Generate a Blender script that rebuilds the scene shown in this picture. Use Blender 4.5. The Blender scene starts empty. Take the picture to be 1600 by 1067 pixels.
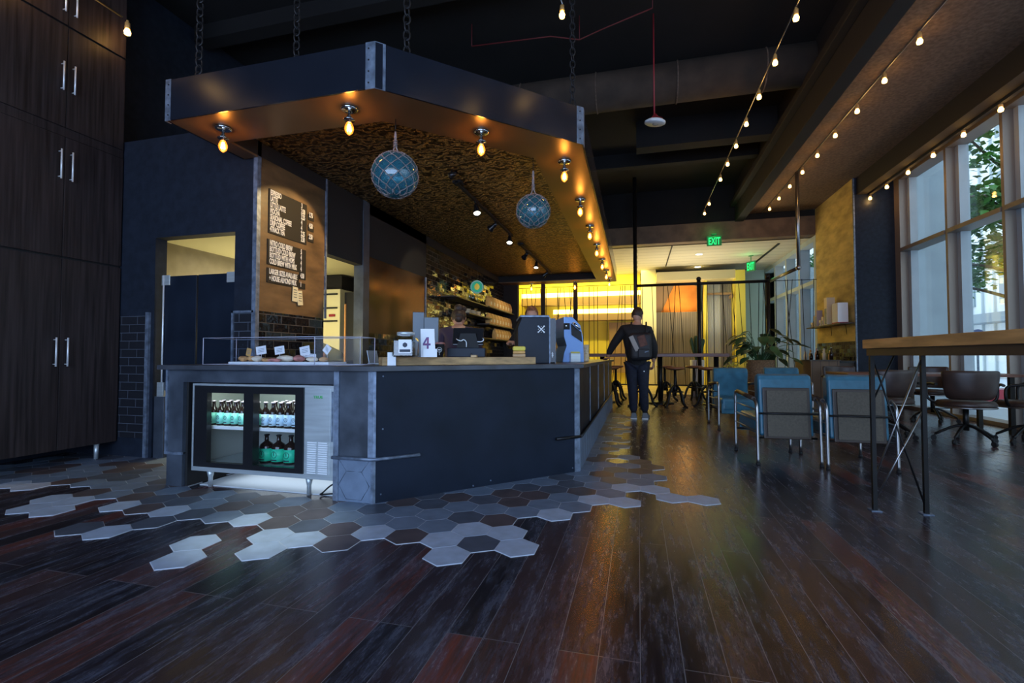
import bpy, bmesh, math, random
from mathutils import Vector, Matrix, Euler, noise
random.seed(7)
PI = math.pi
S = bpy.context.scene
COL = S.collection

# ------------------------------------------------------------------ camera, world, exposure, large lights
cam_d = bpy.data.cameras.new('camera'); cam = bpy.data.objects.new('camera', cam_d); COL.objects.link(cam)
cam_d.sensor_width = 36; cam_d.lens = 750 / 1600 * 36; cam_d.clip_start = 0.02; cam_d.clip_end = 300
cam.location = (0, 0, 1.0); cam.rotation_euler = (math.radians(91.72), 0, math.radians(14.7))
S.camera = cam
S.view_settings.view_transform = 'Standard'; S.view_settings.look = 'None'
S.view_settings.gamma = 1; S.view_settings.use_curve_mapping = False
S.view_settings.exposure = 0.0
try:
    S.cycles.use_denoising = True
    S.cycles.max_bounces = 8; S.cycles.transparent_max_bounces = 16
    S.cycles.caustics_reflective = False; S.cycles.caustics_refractive = False
    S.cycles.sample_clamp_indirect = 4
except Exception: pass

W = bpy.data.worlds.new('world'); S.world = W; W.use_nodes = True
wn = W.node_tree; bg = wn.nodes['Background']
tc = wn.nodes.new('ShaderNodeTexCoord'); sx = wn.nodes.new('ShaderNodeSeparateXYZ'); rp = wn.nodes.new('ShaderNodeValToRGB')
wn.links.new(tc.outputs['Generated'], sx.inputs[0]); wn.links.new(sx.outputs['Z'], rp.inputs[0]); wn.links.new(rp.outputs[0], bg.inputs[0])
rp.color_ramp.elements[0].position = 0.0; rp.color_ramp.elements[0].color = (0.80, 0.92, 1.0, 1)
rp.color_ramp.elements[1].position = 0.7; rp.color_ramp.elements[1].color = (0.55, 0.76, 1.0, 1)
bg.inputs[1].default_value = 2.5

def lamp(name, kind, loc, energy, color=(1, 1, 1), size=0.1, size_y=None, aim=None, spot=None, blend=0.4, parent=None):
    d = bpy.data.lights.new(name, kind); d.energy = energy; d.color = color
    if kind == 'AREA':
        d.size = size
        if size_y: d.shape = 'RECTANGLE'; d.size_y = size_y
    else: d.shadow_soft_size = size
    if kind == 'SPOT': d.spot_size = math.radians(spot or 60); d.spot_blend = blend
    o = bpy.data.objects.new(name, d); COL.objects.link(o); o.location = loc
    if aim is not None:
        o.rotation_euler = (Vector(aim) - Vector(loc)).to_track_quat('-Z', 'Y').to_euler()
    return o
DAY = (0.30, 0.52, 1.0)
# daylight through the shop windows behind the photographer and in the near part of the right wall
lamp('daylight_rear', 'AREA', (-0.5, -3.35, 1.75), 330, DAY, 7.5, 2.6, aim=(-0.7, 0, 1.45))
lamp('daylight_side', 'AREA', (5.6, 1.0, 2.4), 45, DAY, 7.0, 3.6, aim=(3, 1.0, 1.6))
AMB = (1.0, 0.50, 0.13)

# ------------------------------------------------------------------ materials
def M(name, col, rough=0.5, metal=0.0, var=0.0, scale=8.0, bump=0.0, bscale=None, stretch=(1, 1, 1), alpha=None,
      emit=None, estr=0.0, rvar=0.0, spec=None, col2=None, detail=4):
    m = bpy.data.materials.new(name); m.use_nodes = True
    n = m.node_tree; b = n.nodes['Principled BSDF']
    b.inputs['Base Color'].default_value = (*col, 1); b.inputs['Roughness'].default_value = rough
    b.inputs['Metallic'].default_value = metal
    if spec is not None: b.inputs['Specular IOR Level'].default_value = spec
    if emit: b.inputs['Emission Color'].default_value = (*emit, 1); b.inputs['Emission Strength'].default_value = estr
    if var or bump or rvar:
        t = n.nodes.new('ShaderNodeTexCoord'); mp = n.nodes.new('ShaderNodeMapping'); mp.inputs['Scale'].default_value = stretch
        n.links.new(t.outputs['Object'], mp.inputs[0])
        nz = n.nodes.new('ShaderNodeTexNoise'); nz.inputs['Scale'].default_value = scale; nz.inputs['Detail'].default_value = detail
        n.links.new(mp.outputs[0], nz.inputs[0])
        if var:
            r = n.nodes.new('ShaderNodeValToRGB')
            c2 = col2 or tuple(min(1, c * (1 + var)) for c in col); c1 = tuple(c * (1 - var) for c in col) if not col2 else col
            r.color_ramp.elements[0].position = 0.32; r.color_ramp.elements[0].color = (*c1, 1)
            r.color_ramp.elements[1].position = 0.68; r.color_ramp.elements[1].color = (*c2, 1)
            n.links.new(nz.outputs[0], r.inputs[0]); n.links.new(r.outputs[0], b.inputs['Base Color'])
        if rvar:
            mr = n.nodes.new('ShaderNodeMapRange'); mr.inputs[3].default_value = max(0.03, rough - rvar); mr.inputs[4].default_value = rough + rvar
            mr.inputs[1].default_value = 0.3; mr.inputs[2].default_value = 0.7
            n.links.new(nz.outputs[0], mr.inputs[0]); n.links.new(mr.outputs[0], b.inputs['Roughness'])
        if bump:
            bn = nz
            if bscale:
                bn = n.nodes.new('ShaderNodeTexNoise'); bn.inputs['Scale'].default_value = bscale; n.links.new(mp.outputs[0], bn.inputs[0])
            bu = n.nodes.new('ShaderNodeBump'); bu.inputs['Strength'].default_value = bump; bu.inputs['Distance'].default_value = 0.01
            n.links.new(bn.outputs[0], bu.inputs['Height']); n.links.new(bu.outputs[0], b.inputs['Normal'])
    return m

def EM(name, col, s):
    m = bpy.data.materials.new(name); m.use_nodes = True; n = m.node_tree; n.nodes.clear()
    e = n.nodes.new('ShaderNodeEmission'); e.inputs[0].default_value = (*col, 1); e.inputs[1].default_value = s
    o = n.nodes.new('ShaderNodeOutputMaterial'); n.links.new(e.outputs[0], o.inputs[0]); return m

def GLASS(name, tint=(1, 1, 1), refl=0.12, rough=0.02, glow=None, gs=0.0, body=None, bf=0.0):
    m = bpy.data.materials.new(name); m.use_nodes = True; n = m.node_tree; n.nodes.clear()
    tr = n.nodes.new('ShaderNodeBsdfTransparent'); tr.inputs[0].default_value = (*tint, 1)
    gl = n.nodes.new('ShaderNodeBsdfGlossy'); gl.inputs['Roughness'].default_value = rough
    lw = n.nodes.new('ShaderNodeLayerWeight'); lw.inputs['Blend'].default_value = 0.5
    pw = n.nodes.new('ShaderNodeMath'); pw.operation = 'POWER'; pw.inputs[1].default_value = 4.0; n.links.new(lw.outputs['Facing'], pw.inputs[0])
    ad = n.nodes.new('ShaderNodeMath'); ad.operation = 'MULTIPLY_ADD'; ad.inputs[1].default_value = 0.6; ad.inputs[2].default_value = 0.03 + refl; ad.use_clamp = True
    n.links.new(pw.outputs[0], ad.inputs[0])
    mx = n.nodes.new('ShaderNodeMixShader'); n.links.new(ad.outputs[0], mx.inputs[0]); n.links.new(tr.outputs[0], mx.inputs[1]); n.links.new(gl.outputs[0], mx.inputs[2])
    out = n.nodes.new('ShaderNodeOutputMaterial'); last = mx
    if body:
        df = n.nodes.new('ShaderNodeBsdfDiffuse'); df.inputs[0].default_value = (*body, 1); m2 = n.nodes.new('ShaderNodeMixShader'); m2.inputs[0].default_value = bf
        n.links.new(mx.outputs[0], m2.inputs[1]); n.links.new(df.outputs[0], m2.inputs[2]); last = m2
    if glow:
        e = n.nodes.new('ShaderNodeEmission'); e.inputs[0].default_value = (*glow, 1); e.inputs[1].default_value = gs
        a = n.nodes.new('ShaderNodeAddShader'); n.links.new(mx.outputs[0], a.inputs[0]); n.links.new(e.outputs[0], a.inputs[1]); last = a
    n.links.new(last.outputs[0], out.inputs[0]); return m

def BRICK(name, col, mortar, bw, bh, msize=0.02, rough=0.2, axes='XZ', col2=None, bump=0.3, metal=0.0, rvar=0.0, offset=0.5, wob=0.0):
    m = bpy.data.materials.new(name); m.use_nodes = True; n = m.node_tree; b = n.nodes['Principled BSDF']
    t = n.nodes.new('ShaderNodeTexCoord'); s = n.nodes.new('ShaderNodeSeparateXYZ'); c = n.nodes.new('ShaderNodeCombineXYZ')
    n.links.new(t.outputs['Object'], s.inputs[0]); n.links.new(s.outputs[axes[0]], c.inputs[0]); n.links.new(s.outputs[axes[1]], c.inputs[1])
    k = n.nodes.new('ShaderNodeTexBrick'); k.offset = offset; k.inputs['Scale'].default_value = 1.0
    k.inputs['Brick Width'].default_value = bw; k.inputs['Row Height'].default_value = bh; k.inputs['Mortar Size'].default_value = msize
    k.inputs['Color1'].default_value = (*col, 1); k.inputs['Color2'].default_value = (*(col2 or col), 1); k.inputs['Mortar'].default_value = (*mortar, 1)
    n.links.new(c.outputs[0], k.inputs[0]); n.links.new(k.outputs[0], b.inputs['Base Color'])
    b.inputs['Roughness'].default_value = rough; b.inputs['Metallic'].default_value = metal
    bu = n.nodes.new('ShaderNodeBump'); bu.invert = True; bu.inputs['Strength'].default_value = bump; bu.inputs['Distance'].default_value = 0.006
    n.links.new(k.outputs['Fac'], bu.inputs['Height']); n.links.new(bu.outputs[0], b.inputs['Normal'])
    if wob:
        k2 = n.nodes.new('ShaderNodeTexBrick'); k2.offset = offset; k2.inputs['Scale'].default_value = 1.0
        k2.inputs['Brick Width'].default_value = bw; k2.inputs['Row Height'].default_value = bh; k2.inputs['Mortar Size'].default_value = 0
        k2.inputs['Color1'].default_value = (0, 0, 0, 1); k2.inputs['Color2'].default_value = (1, 1, 1, 1); n.links.new(c.outputs[0], k2.inputs[0])
        wn_ = n.nodes.new('ShaderNodeTexWhiteNoise'); wn_.noise_dimensions = '3D'; n.links.new(k2.outputs[0], wn_.inputs[0])
        sb = n.nodes.new('ShaderNodeVectorMath'); sb.operation = 'SUBTRACT'; sb.inputs[1].default_value = (.5, .5, .5); n.links.new(wn_.outputs['Color'], sb.inputs[0])
        sc_ = n.nodes.new('ShaderNodeVectorMath'); sc_.operation = 'SCALE'; sc_.inputs['Scale'].default_value = wob * 0.9; n.links.new(sb.outputs[0], sc_.inputs[0])
        ge = n.nodes.new('ShaderNodeNewGeometry'); ad_ = n.nodes.new('ShaderNodeVectorMath'); ad_.operation = 'ADD'; n.links.new(ge.outputs['Normal'], ad_.inputs[0]); n.links.new(sc_.outputs[0], ad_.inputs[1])
        nm_ = n.nodes.new('ShaderNodeVectorMath'); nm_.operation = 'NORMALIZE'; n.links.new(ad_.outputs[0], nm_.inputs[0]); n.links.new(nm_.outputs[0], bu.inputs['Normal'])
        nz = n.nodes.new('ShaderNodeTexNoise'); nz.inputs['Scale'].default_value = 14; n.links.new(t.outputs['Object'], nz.inputs[0])
        b2 = n.nodes.new('ShaderNodeBump'); b2.inputs['Strength'].default_value = wob; b2.inputs['Distance'].default_value = 0.02
        n.links.new(nz.outputs[0], b2.inputs['Height']); n.links.new(bu.outputs[0], b2.inputs['Normal']); n.links.new(b2.outputs[0], b.inputs['Normal'])
    return m

def planks():
    m = bpy.data.materials.new('dark_plank_floor'); m.use_nodes = True; n = m.node_tree; b = n.nodes['Principled BSDF']; L = n.links.new
    t = n.nodes.new('ShaderNodeTexCoord'); s = n.nodes.new('ShaderNodeSeparateXYZ'); c = n.nodes.new('ShaderNodeCombineXYZ')
    L(t.outputs['Object'], s.inputs[0]); L(s.outputs['Y'], c.inputs[0]); L(s.outputs['X'], c.inputs[1])
    k = n.nodes.new('ShaderNodeTexBrick'); k.offset = 0.37; k.offset_frequency = 3; k.inputs['Scale'].default_value = 1
    k.inputs['Brick Width'].default_value = 1.65; k.inputs['Row Height'].default_value = 0.135; k.inputs['Mortar Size'].default_value = 0.0014
    k.inputs['Color1'].default_value = (0, 0, 0, 1); k.inputs['Color2'].default_value = (1, 1, 1, 1); k.inputs['Mortar'].default_value = (0.5, 0.5, 0.5, 1)
    L(c.outputs[0], k.inputs[0])
    # grain stretched along the boards
    mp = n.nodes.new('ShaderNodeMapping'); mp.inputs['Scale'].default_value = (34, 2.2, 1); L(t.outputs['Object'], mp.inputs[0])
    g = n.nodes.new('ShaderNodeTexNoise'); g.inputs['Scale'].default_value = 1.6; g.inputs['Detail'].default_value = 8; g.inputs['Roughness'].default_value = 0.7; L(mp.outputs[0], g.inputs[0])
    mix = n.nodes.new('ShaderNodeMixRGB'); mix.inputs[0].default_value = 0.45; L(k.outputs[0], mix.inputs[1]); L(g.outputs[0], mix.inputs[2])
    r = n.nodes.new('ShaderNodeValToRGB'); e = r.color_ramp.elements
    e[0].position = 0.18; e[0].color = (0.009, 0.008, 0.010, 1); e[1].position = 0.88; e[1].color = (0.20, 0.040, 0.020, 1)
    x = e.new(0.42); x.color = (0.022, 0.015, 0.018, 1); x = e.new(0.66); x.color = (0.046, 0.025, 0.024, 1)
    L(mix.outputs[0], r.inputs[0])
    # pale wear scuffs
    mp2 = n.nodes.new('ShaderNodeMapping'); mp2.inputs['Scale'].default_value = (10, 1.5, 1); L(t.outputs['Object'], mp2.inputs[0])
    w = n.nodes.new('ShaderNodeTexNoise'); w.inputs['Scale'].default_value = 1.5; w.inputs['Detail'].default_value = 14; w.inputs['Roughness'].default_value = 0.82; L(mp2.outputs[0], w.inputs[0])
    wr = n.nodes.new('ShaderNodeValToRGB'); wr.color_ramp.elements[0].position = 0.47; wr.color_ramp.elements[1].position = 0.76
    wr.color_ramp.elements[1].color = (0.85, 0.85, 0.85, 1); L(w.outputs[0], wr.inputs[0])
    m2 = n.nodes.new('ShaderNodeMixRGB'); L(wr.outputs[0], m2.inputs[0]); L(r.outputs[0], m2.inputs[1]); m2.inputs[2].default_value = (0.125, 0.140, 0.200, 1)
    mo = n.nodes.new('ShaderNodeMixRGB'); L(k.outputs['Fac'], mo.inputs[0]); L(m2.outputs[0], mo.inputs[1]); mo.inputs[2].default_value = (0.16, 0.15, 0.16, 1)
    L(mo.outputs[0], b.inputs['Base Color'])
    mr = n.nodes.new('ShaderNodeMapRange'); mr.inputs[1].default_value = 0.3; mr.inputs[2].default_value = 0.75; mr.inputs[3].default_value = 0.15; mr.inputs[4].default_value = 0.36
    L(w.outputs[0], mr.inputs[0]); L(mr.outputs[0], b.inputs['Roughness'])
    bu = n.nodes.new('ShaderNodeBump'); bu.inputs['Strength'].default_value = 0.07; bu.inputs['Distance'].default_value = 0.003
    L(g.outputs[0], bu.inputs['Height']); L(bu.outputs[0], b.inputs['Normal'])
    return m

def tin():
    m = bpy.data.materials.new('embossed_tin'); m.use_nodes = True; n = m.node_tree; b = n.nodes['Principled BSDF']; L = n.links.new
    t = n.nodes.new('ShaderNodeTexCoord')
    mg = n.nodes.new('ShaderNodeTexMagic'); mg.turbulence_depth = 4; mg.inputs['Scale'].default_value = 10; mg.inputs['Distortion'].default_value = 2.0; L(t.outputs['Object'], mg.inputs[0])
    v = n.nodes.new('ShaderNodeTexWave'); v.wave_type = 'RINGS'; v.inputs['Scale'].default_value = 3.8; v.inputs['Distortion'].default_value = 14; v.inputs['Detail'].default_value = 2
    v.inputs['Detail Scale'].default_value = 2.0; L(t.outputs['Object'], v.inputs[0])
    a = n.nodes.new('ShaderNodeMath'); a.operation = 'MULTIPLY'; L(mg.outputs['Fac'], a.inputs[0]); L(v.outputs['Fac'], a.inputs[1])
    r = n.nodes.new('ShaderNodeValToRGB'); r.color_ramp.elements[0].position = 0.12; r.color_ramp.elements[0].color = (0.055, 0.033, 0.018, 1)  # relief highlights and darker hollows painted into the colour by height
    r.color_ramp.elements[1].position = 0.5; r.color_ramp.elements[1].color = (0.42, 0.28, 0.12, 1); L(a.outputs[0], r.inputs[0]); L(r.outputs[0], b.inputs['Base Color'])
    b.inputs['Metallic'].default_value = 0.75; b.inputs['Roughness'].default_value = 0.38
    bu = n.nodes.new('ShaderNodeBump'); bu.inputs['Strength'].default_value = 1.0; bu.inputs['Distance'].default_value = 0.02
    L(a.outputs[0], bu.inputs['Height']); L(bu.outputs[0], b.inputs['Normal']); return m

m_floor = planks(); m_tin = tin()
m_steel = M('blackened_steel', (0.070, 0.084, 0.110), 0.42, 0.35, var=0.35, scale=5, rvar=0.08, bump=0.03)
m_steel_d = M('dark_painted_panel', (0.010, 0.015, 0.026), 0.36, 0.0, var=0.25, scale=3, rvar=0.05, spec=0.16)
m_fascia = M('dark_steel_fascia', (0.055, 0.066, 0.100), 0.19, 0.8, var=0.10, scale=3, rvar=0.02)
m_edge = M('worn_steel_angle', (0.17, 0.21, 0.28), 0.45, 0.4, var=0.4, scale=18)
m_soffit = M('bronzed_sheet', (0.15, 0.095, 0.048), 0.34, 0.30, var=0.08, scale=3, detail=1)
m_black = M('matt_black', (0.008, 0.008, 0.009), 0.7)
m_blackgl = M('gloss_black', (0.012, 0.012, 0.014), 0.25)
m_blackmet = M('black_iron', (0.018, 0.017, 0.017), 0.4, 0.6)
m_ceil = M('dark_ceiling', (0.0045, 0.004, 0.0048), 0.9, var=0.4, scale=1.5)
m_ceilbrown = M('brown_plaster_soffit', (0.13, 0.088, 0.066), 0.9, var=0.3, scale=22, bump=0.4, bscale=60)
m_header = M('dark_header', (0.011, 0.009, 0.009), 0.8)
m_cab = M('dark_wood_laminate', (0.030, 0.022, 0.022), 0.5, var=0.5, scale=3.0, stretch=(14, 14, 0.5), bump=0.06, detail=6, spec=0.3)
m_navy = M('navy_painted_wall', (0.013, 0.018, 0.030), 0.62, var=0.22, scale=14, bump=0.08, bscale=60, spec=0.2)
m_beam = M('brown_beam', (0.13, 0.080, 0.045), 0.6, var=0.3, scale=4)
m_tile = BRICK('black_gloss_tile', (0.010, 0.010, 0.012), (0.075, 0.085, 0.10), 0.205, 0.082, 0.0026, 0.12, 'XZ', bump=0.5, wob=0.10)
m_tile_y = BRICK('black_gloss_tile_side', (0.010, 0.009, 0.009), (0.10, 0.085, 0.07), 0.205, 0.082, 0.0040, 0.09, 'YZ', bump=1.0, wob=0.22)
m_tile_z = BRICK('black_matt_tile', (0.013, 0.014, 0.019), (0.085, 0.10, 0.13), 0.205, 0.082, 0.0030, 0.35, 'XZ', bump=0.3)
m_brass = M('aged_brass_sheet', (0.085, 0.045, 0.024), 0.20, 0.6, var=0.5, scale=2.2, rvar=0.07, bump=0.04, bscale=5)
m_menuwood = M('stained_wood_panel', (0.17, 0.095, 0.038), 0.5, var=0.45, scale=2.5, stretch=(1, 1.0, 3), rvar=0.1, detail=7)
m_letter = M('white_letter', (0.92, 0.88, 0.80), 0.6)
m_board = M('letterboard_strip', (0.008, 0.0055, 0.004), 0.7)
m_cream = M('cream_paint', (0.74, 0.68, 0.42), 0.8)
m_taupe = M('taupe_wall', (0.30, 0.26, 0.19), 0.8, var=0.1)
m_stain = M('brushed_stainless', (0.55, 0.60, 0.62), 0.38, 0.55, var=0.08, scale=4, stretch=(1, 1, 12), rvar=0.05)
m_chrome = M('chrome', (0.75, 0.76, 0.78), 0.12, 1.0)
m_handle = M('satin_handle', (0.85, 0.88, 0.92), 0.35, 0.35)
m_white = M('white_plastic', (0.80, 0.82, 0.85), 0.5)
m_paper = M('white_card', (0.85, 0.86, 0.88), 0.7)
m_butcher = M('butcher_block', (0.50, 0.31, 0.14), 0.5, var=0.35, scale=3, stretch=(2, 2, 10), detail=6)
m_oak = M('oiled_oak_edge', (0.52, 0.27, 0.095), 0.5, var=0.35, scale=3, stretch=(8, 1, 8), detail=6)
m_rope = M('grey_rope', (0.24, 0.19, 0.185), 0.9, var=0.2, scale=60, bump=0.3)
m_glass = GLASS('window_glass', (0.93, 0.97, 0.98), 0.02)
m_acryl = GLASS('clear_acrylic', (0.92, 0.94, 0.97), -0.02)
m_float = GLASS('sea_blue_glass', (0.42, 0.74, 0.82), 0.08, 0.04, body=(0.06, 0.30, 0.42), bf=0.22)
m_jar = GLASS('jar_glass', (0.80, 0.86, 0.86), 0.05)
m_bulbgl = GLASS('amber_bulb_glass', (1.0, 0.66, 0.30), 0.05, glow=(1.0, 0.36, 0.04), gs=0.9)
m_fil = EM('glowing_filament', (1.0, 0.62, 0.18), 60)
m_strbulb = EM('small_bulb_glow', (1.0, 0.55, 0.13), 14)
m_red = M('red_conduit', (0.30, 0.02, 0.03), 0.5)
m_blueleather = M('teal_blue_leather', (0.028, 0.125, 0.19), 0.38, var=0.3, scale=7, rvar=0.08)
m_greyfab = M('grey_linen_back', (0.10, 0.083, 0.062), 0.85, var=0.15, scale=60, bump=0.2)
m_brownfr = M('dark_walnut_frame', (0.045, 0.028, 0.020), 0.45)
m_tube = M('brushed_tube', (0.35, 0.34, 0.34), 0.28, 0.95)
m_brownleather = M('dark_brown_leather', (0.045, 0.025, 0.019), 0.42, var=0.3, scale=9)
m_seat = M('tan_leather_seat', (0.30, 0.11, 0.045), 0.35)
m_redwood = M('red_brown_tabletop', (0.17, 0.062, 0.035), 0.35, var=0.3, scale=3, stretch=(1, 8, 8))
m_leaf = M('glossy_leaf', (0.030, 0.085, 0.030), 0.35, var=0.4, scale=6)
m_leaf2 = M('cactus_green', (0.05, 0.11, 0.05), 0.6)
m_basket = M('woven_basket', (0.24, 0.14, 0.07), 0.8, var=0.4, scale=40, bump=0.5)
m_skin = M('skin', (0.55, 0.29, 0.19), 0.55)
m_hairbrown = M('dark_brown_hair', (0.040, 0.020, 0.012), 0.6, var=0.5, scale=40, bump=0.3)
m_hairred = M('auburn_hair', (0.22, 0.085, 0.035), 0.6, var=0.5, scale=40, bump=0.3)
m_shirtblk = M('black_shirt', (0.012, 0.011, 0.012), 0.85, var=0.3, scale=8)
m_jeans = M('dark_navy_jeans', (0.012, 0.015, 0.030), 0.85, var=0.3, scale=20)
m_purple = M('plum_shirt', (0.05, 0.03, 0.055), 0.85)
m_olive = M('olive_shirt', (0.20, 0.20, 0.13), 0.85, var=0.15, scale=30)
m_orange = M('orange_strap', (0.75, 0.32, 0.08), 0.6)
m_bag = M('backpack_nylon', (0.014, 0.013, 0.016), 0.6)
m_bagred = M('rust_patch', (0.12, 0.045, 0.03), 0.7, var=0.4, scale=14)
m_kraft = M('kraft_paper', (0.62, 0.34, 0.10), 0.6, var=0.15, scale=12)
m_mint = M('mint_label', (0.30, 0.85, 0.68), 0.5)
m_palelabel = M('pale_blue_label', (0.60, 0.80, 0.95), 0.5)
m_green = M('growler_green_label', (0.03, 0.62, 0.36), 0.5)
m_amberbottle = M('dark_bottle_glass', (0.020, 0.010, 0.008), 0.08)
m_pinkcap = M('pale_bottle_cap', (0.75, 0.60, 0.66), 0.4, 0.3)
m_navyprint = M('dark_print', (0.02, 0.03, 0.05), 0.6)
m_wallw = M('pale_blue_concrete', (0.40, 0.46, 0.50), 0.85, var=0.06, scale=3)
m_mull = M('bronze_mullion', (0.24, 0.20, 0.17), 0.45, 0.2)
m_pave = M('pale_pavement', (0.66, 0.68, 0.70), 0.9)
m_build = M('white_cladding', (0.85, 0.87, 0.88), 0.8)
m_panelgrey = M('grey_ceiling_panel', (0.52, 0.50, 0.44), 0.8)
m_yellow = M('ochre_wall', (0.50, 0.36, 0.11), 0.75, var=0.3, scale=2.0, stretch=(1, 1, 3), detail=8)
m_yellowp = M('yellow_paint', (0.78, 0.66, 0.10), 0.7)
m_cove = EM('cove_light', (1.0, 0.86, 0.25), 5.5)
m_down = EM('downlight_glow', (1.0, 0.95, 0.75), 8)
m_exitg = EM('exit_letter_glow', (0.03, 1.0, 0.25), 1.3)
m_exitbg = M('exit_housing', (0.02, 0.10, 0.04), 0.5, emit=(0.02, 0.6, 0.12), estr=0.12)
m_mural = M('orange_mural', (0.85, 0.30, 0.05), 0.8, var=0.25, scale=1.5)
m_muralb = M('brown_mural', (0.33, 0.22, 0.13), 0.8)
m_woodslat = BRICK('grey_wood_slats', (0.16, 0.13, 0.10), (0.05, 0.04, 0.03), 30, 0.06, 0.006, 0.7, 'ZX', col2=(0.22, 0.19, 0.15))
m_curtain = M('pale_curtain', (0.60, 0.64, 0.70), 0.8)
m_mint2 = M('pale_green_wall', (0.45, 0.56, 0.50), 0.8)
m_backfl = M('back_room_floor', (0.55, 0.42, 0.16), 0.35, var=0.2, scale=2)  # yellow of the bar lights put into the floor colour
m_cord = M('black_cord', (0.006, 0.006, 0.006), 0.8)
m_pastry = M('baked_pastry', (0.55, 0.30, 0.12), 0.7, var=0.4, scale=25, bump=0.5)
m_dough = M('pale_pastry', (0.80, 0.70, 0.55), 0.7, var=0.15, scale=20)
m_pinkp = M('berry_pastry', (0.50, 0.20, 0.17), 0.7, var=0.4, scale=25)
m_coffee = M('coffee_beans', (0.10, 0.06, 0.035), 0.5, var=0.6, scale=60, bump=0.8)
m_yel2 = M('yellow_flowers', (0.75, 0.62, 0.10), 0.7)
m_whitecup = M('cream_ceramic', (0.75, 0.62, 0.42), 0.4)

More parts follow.
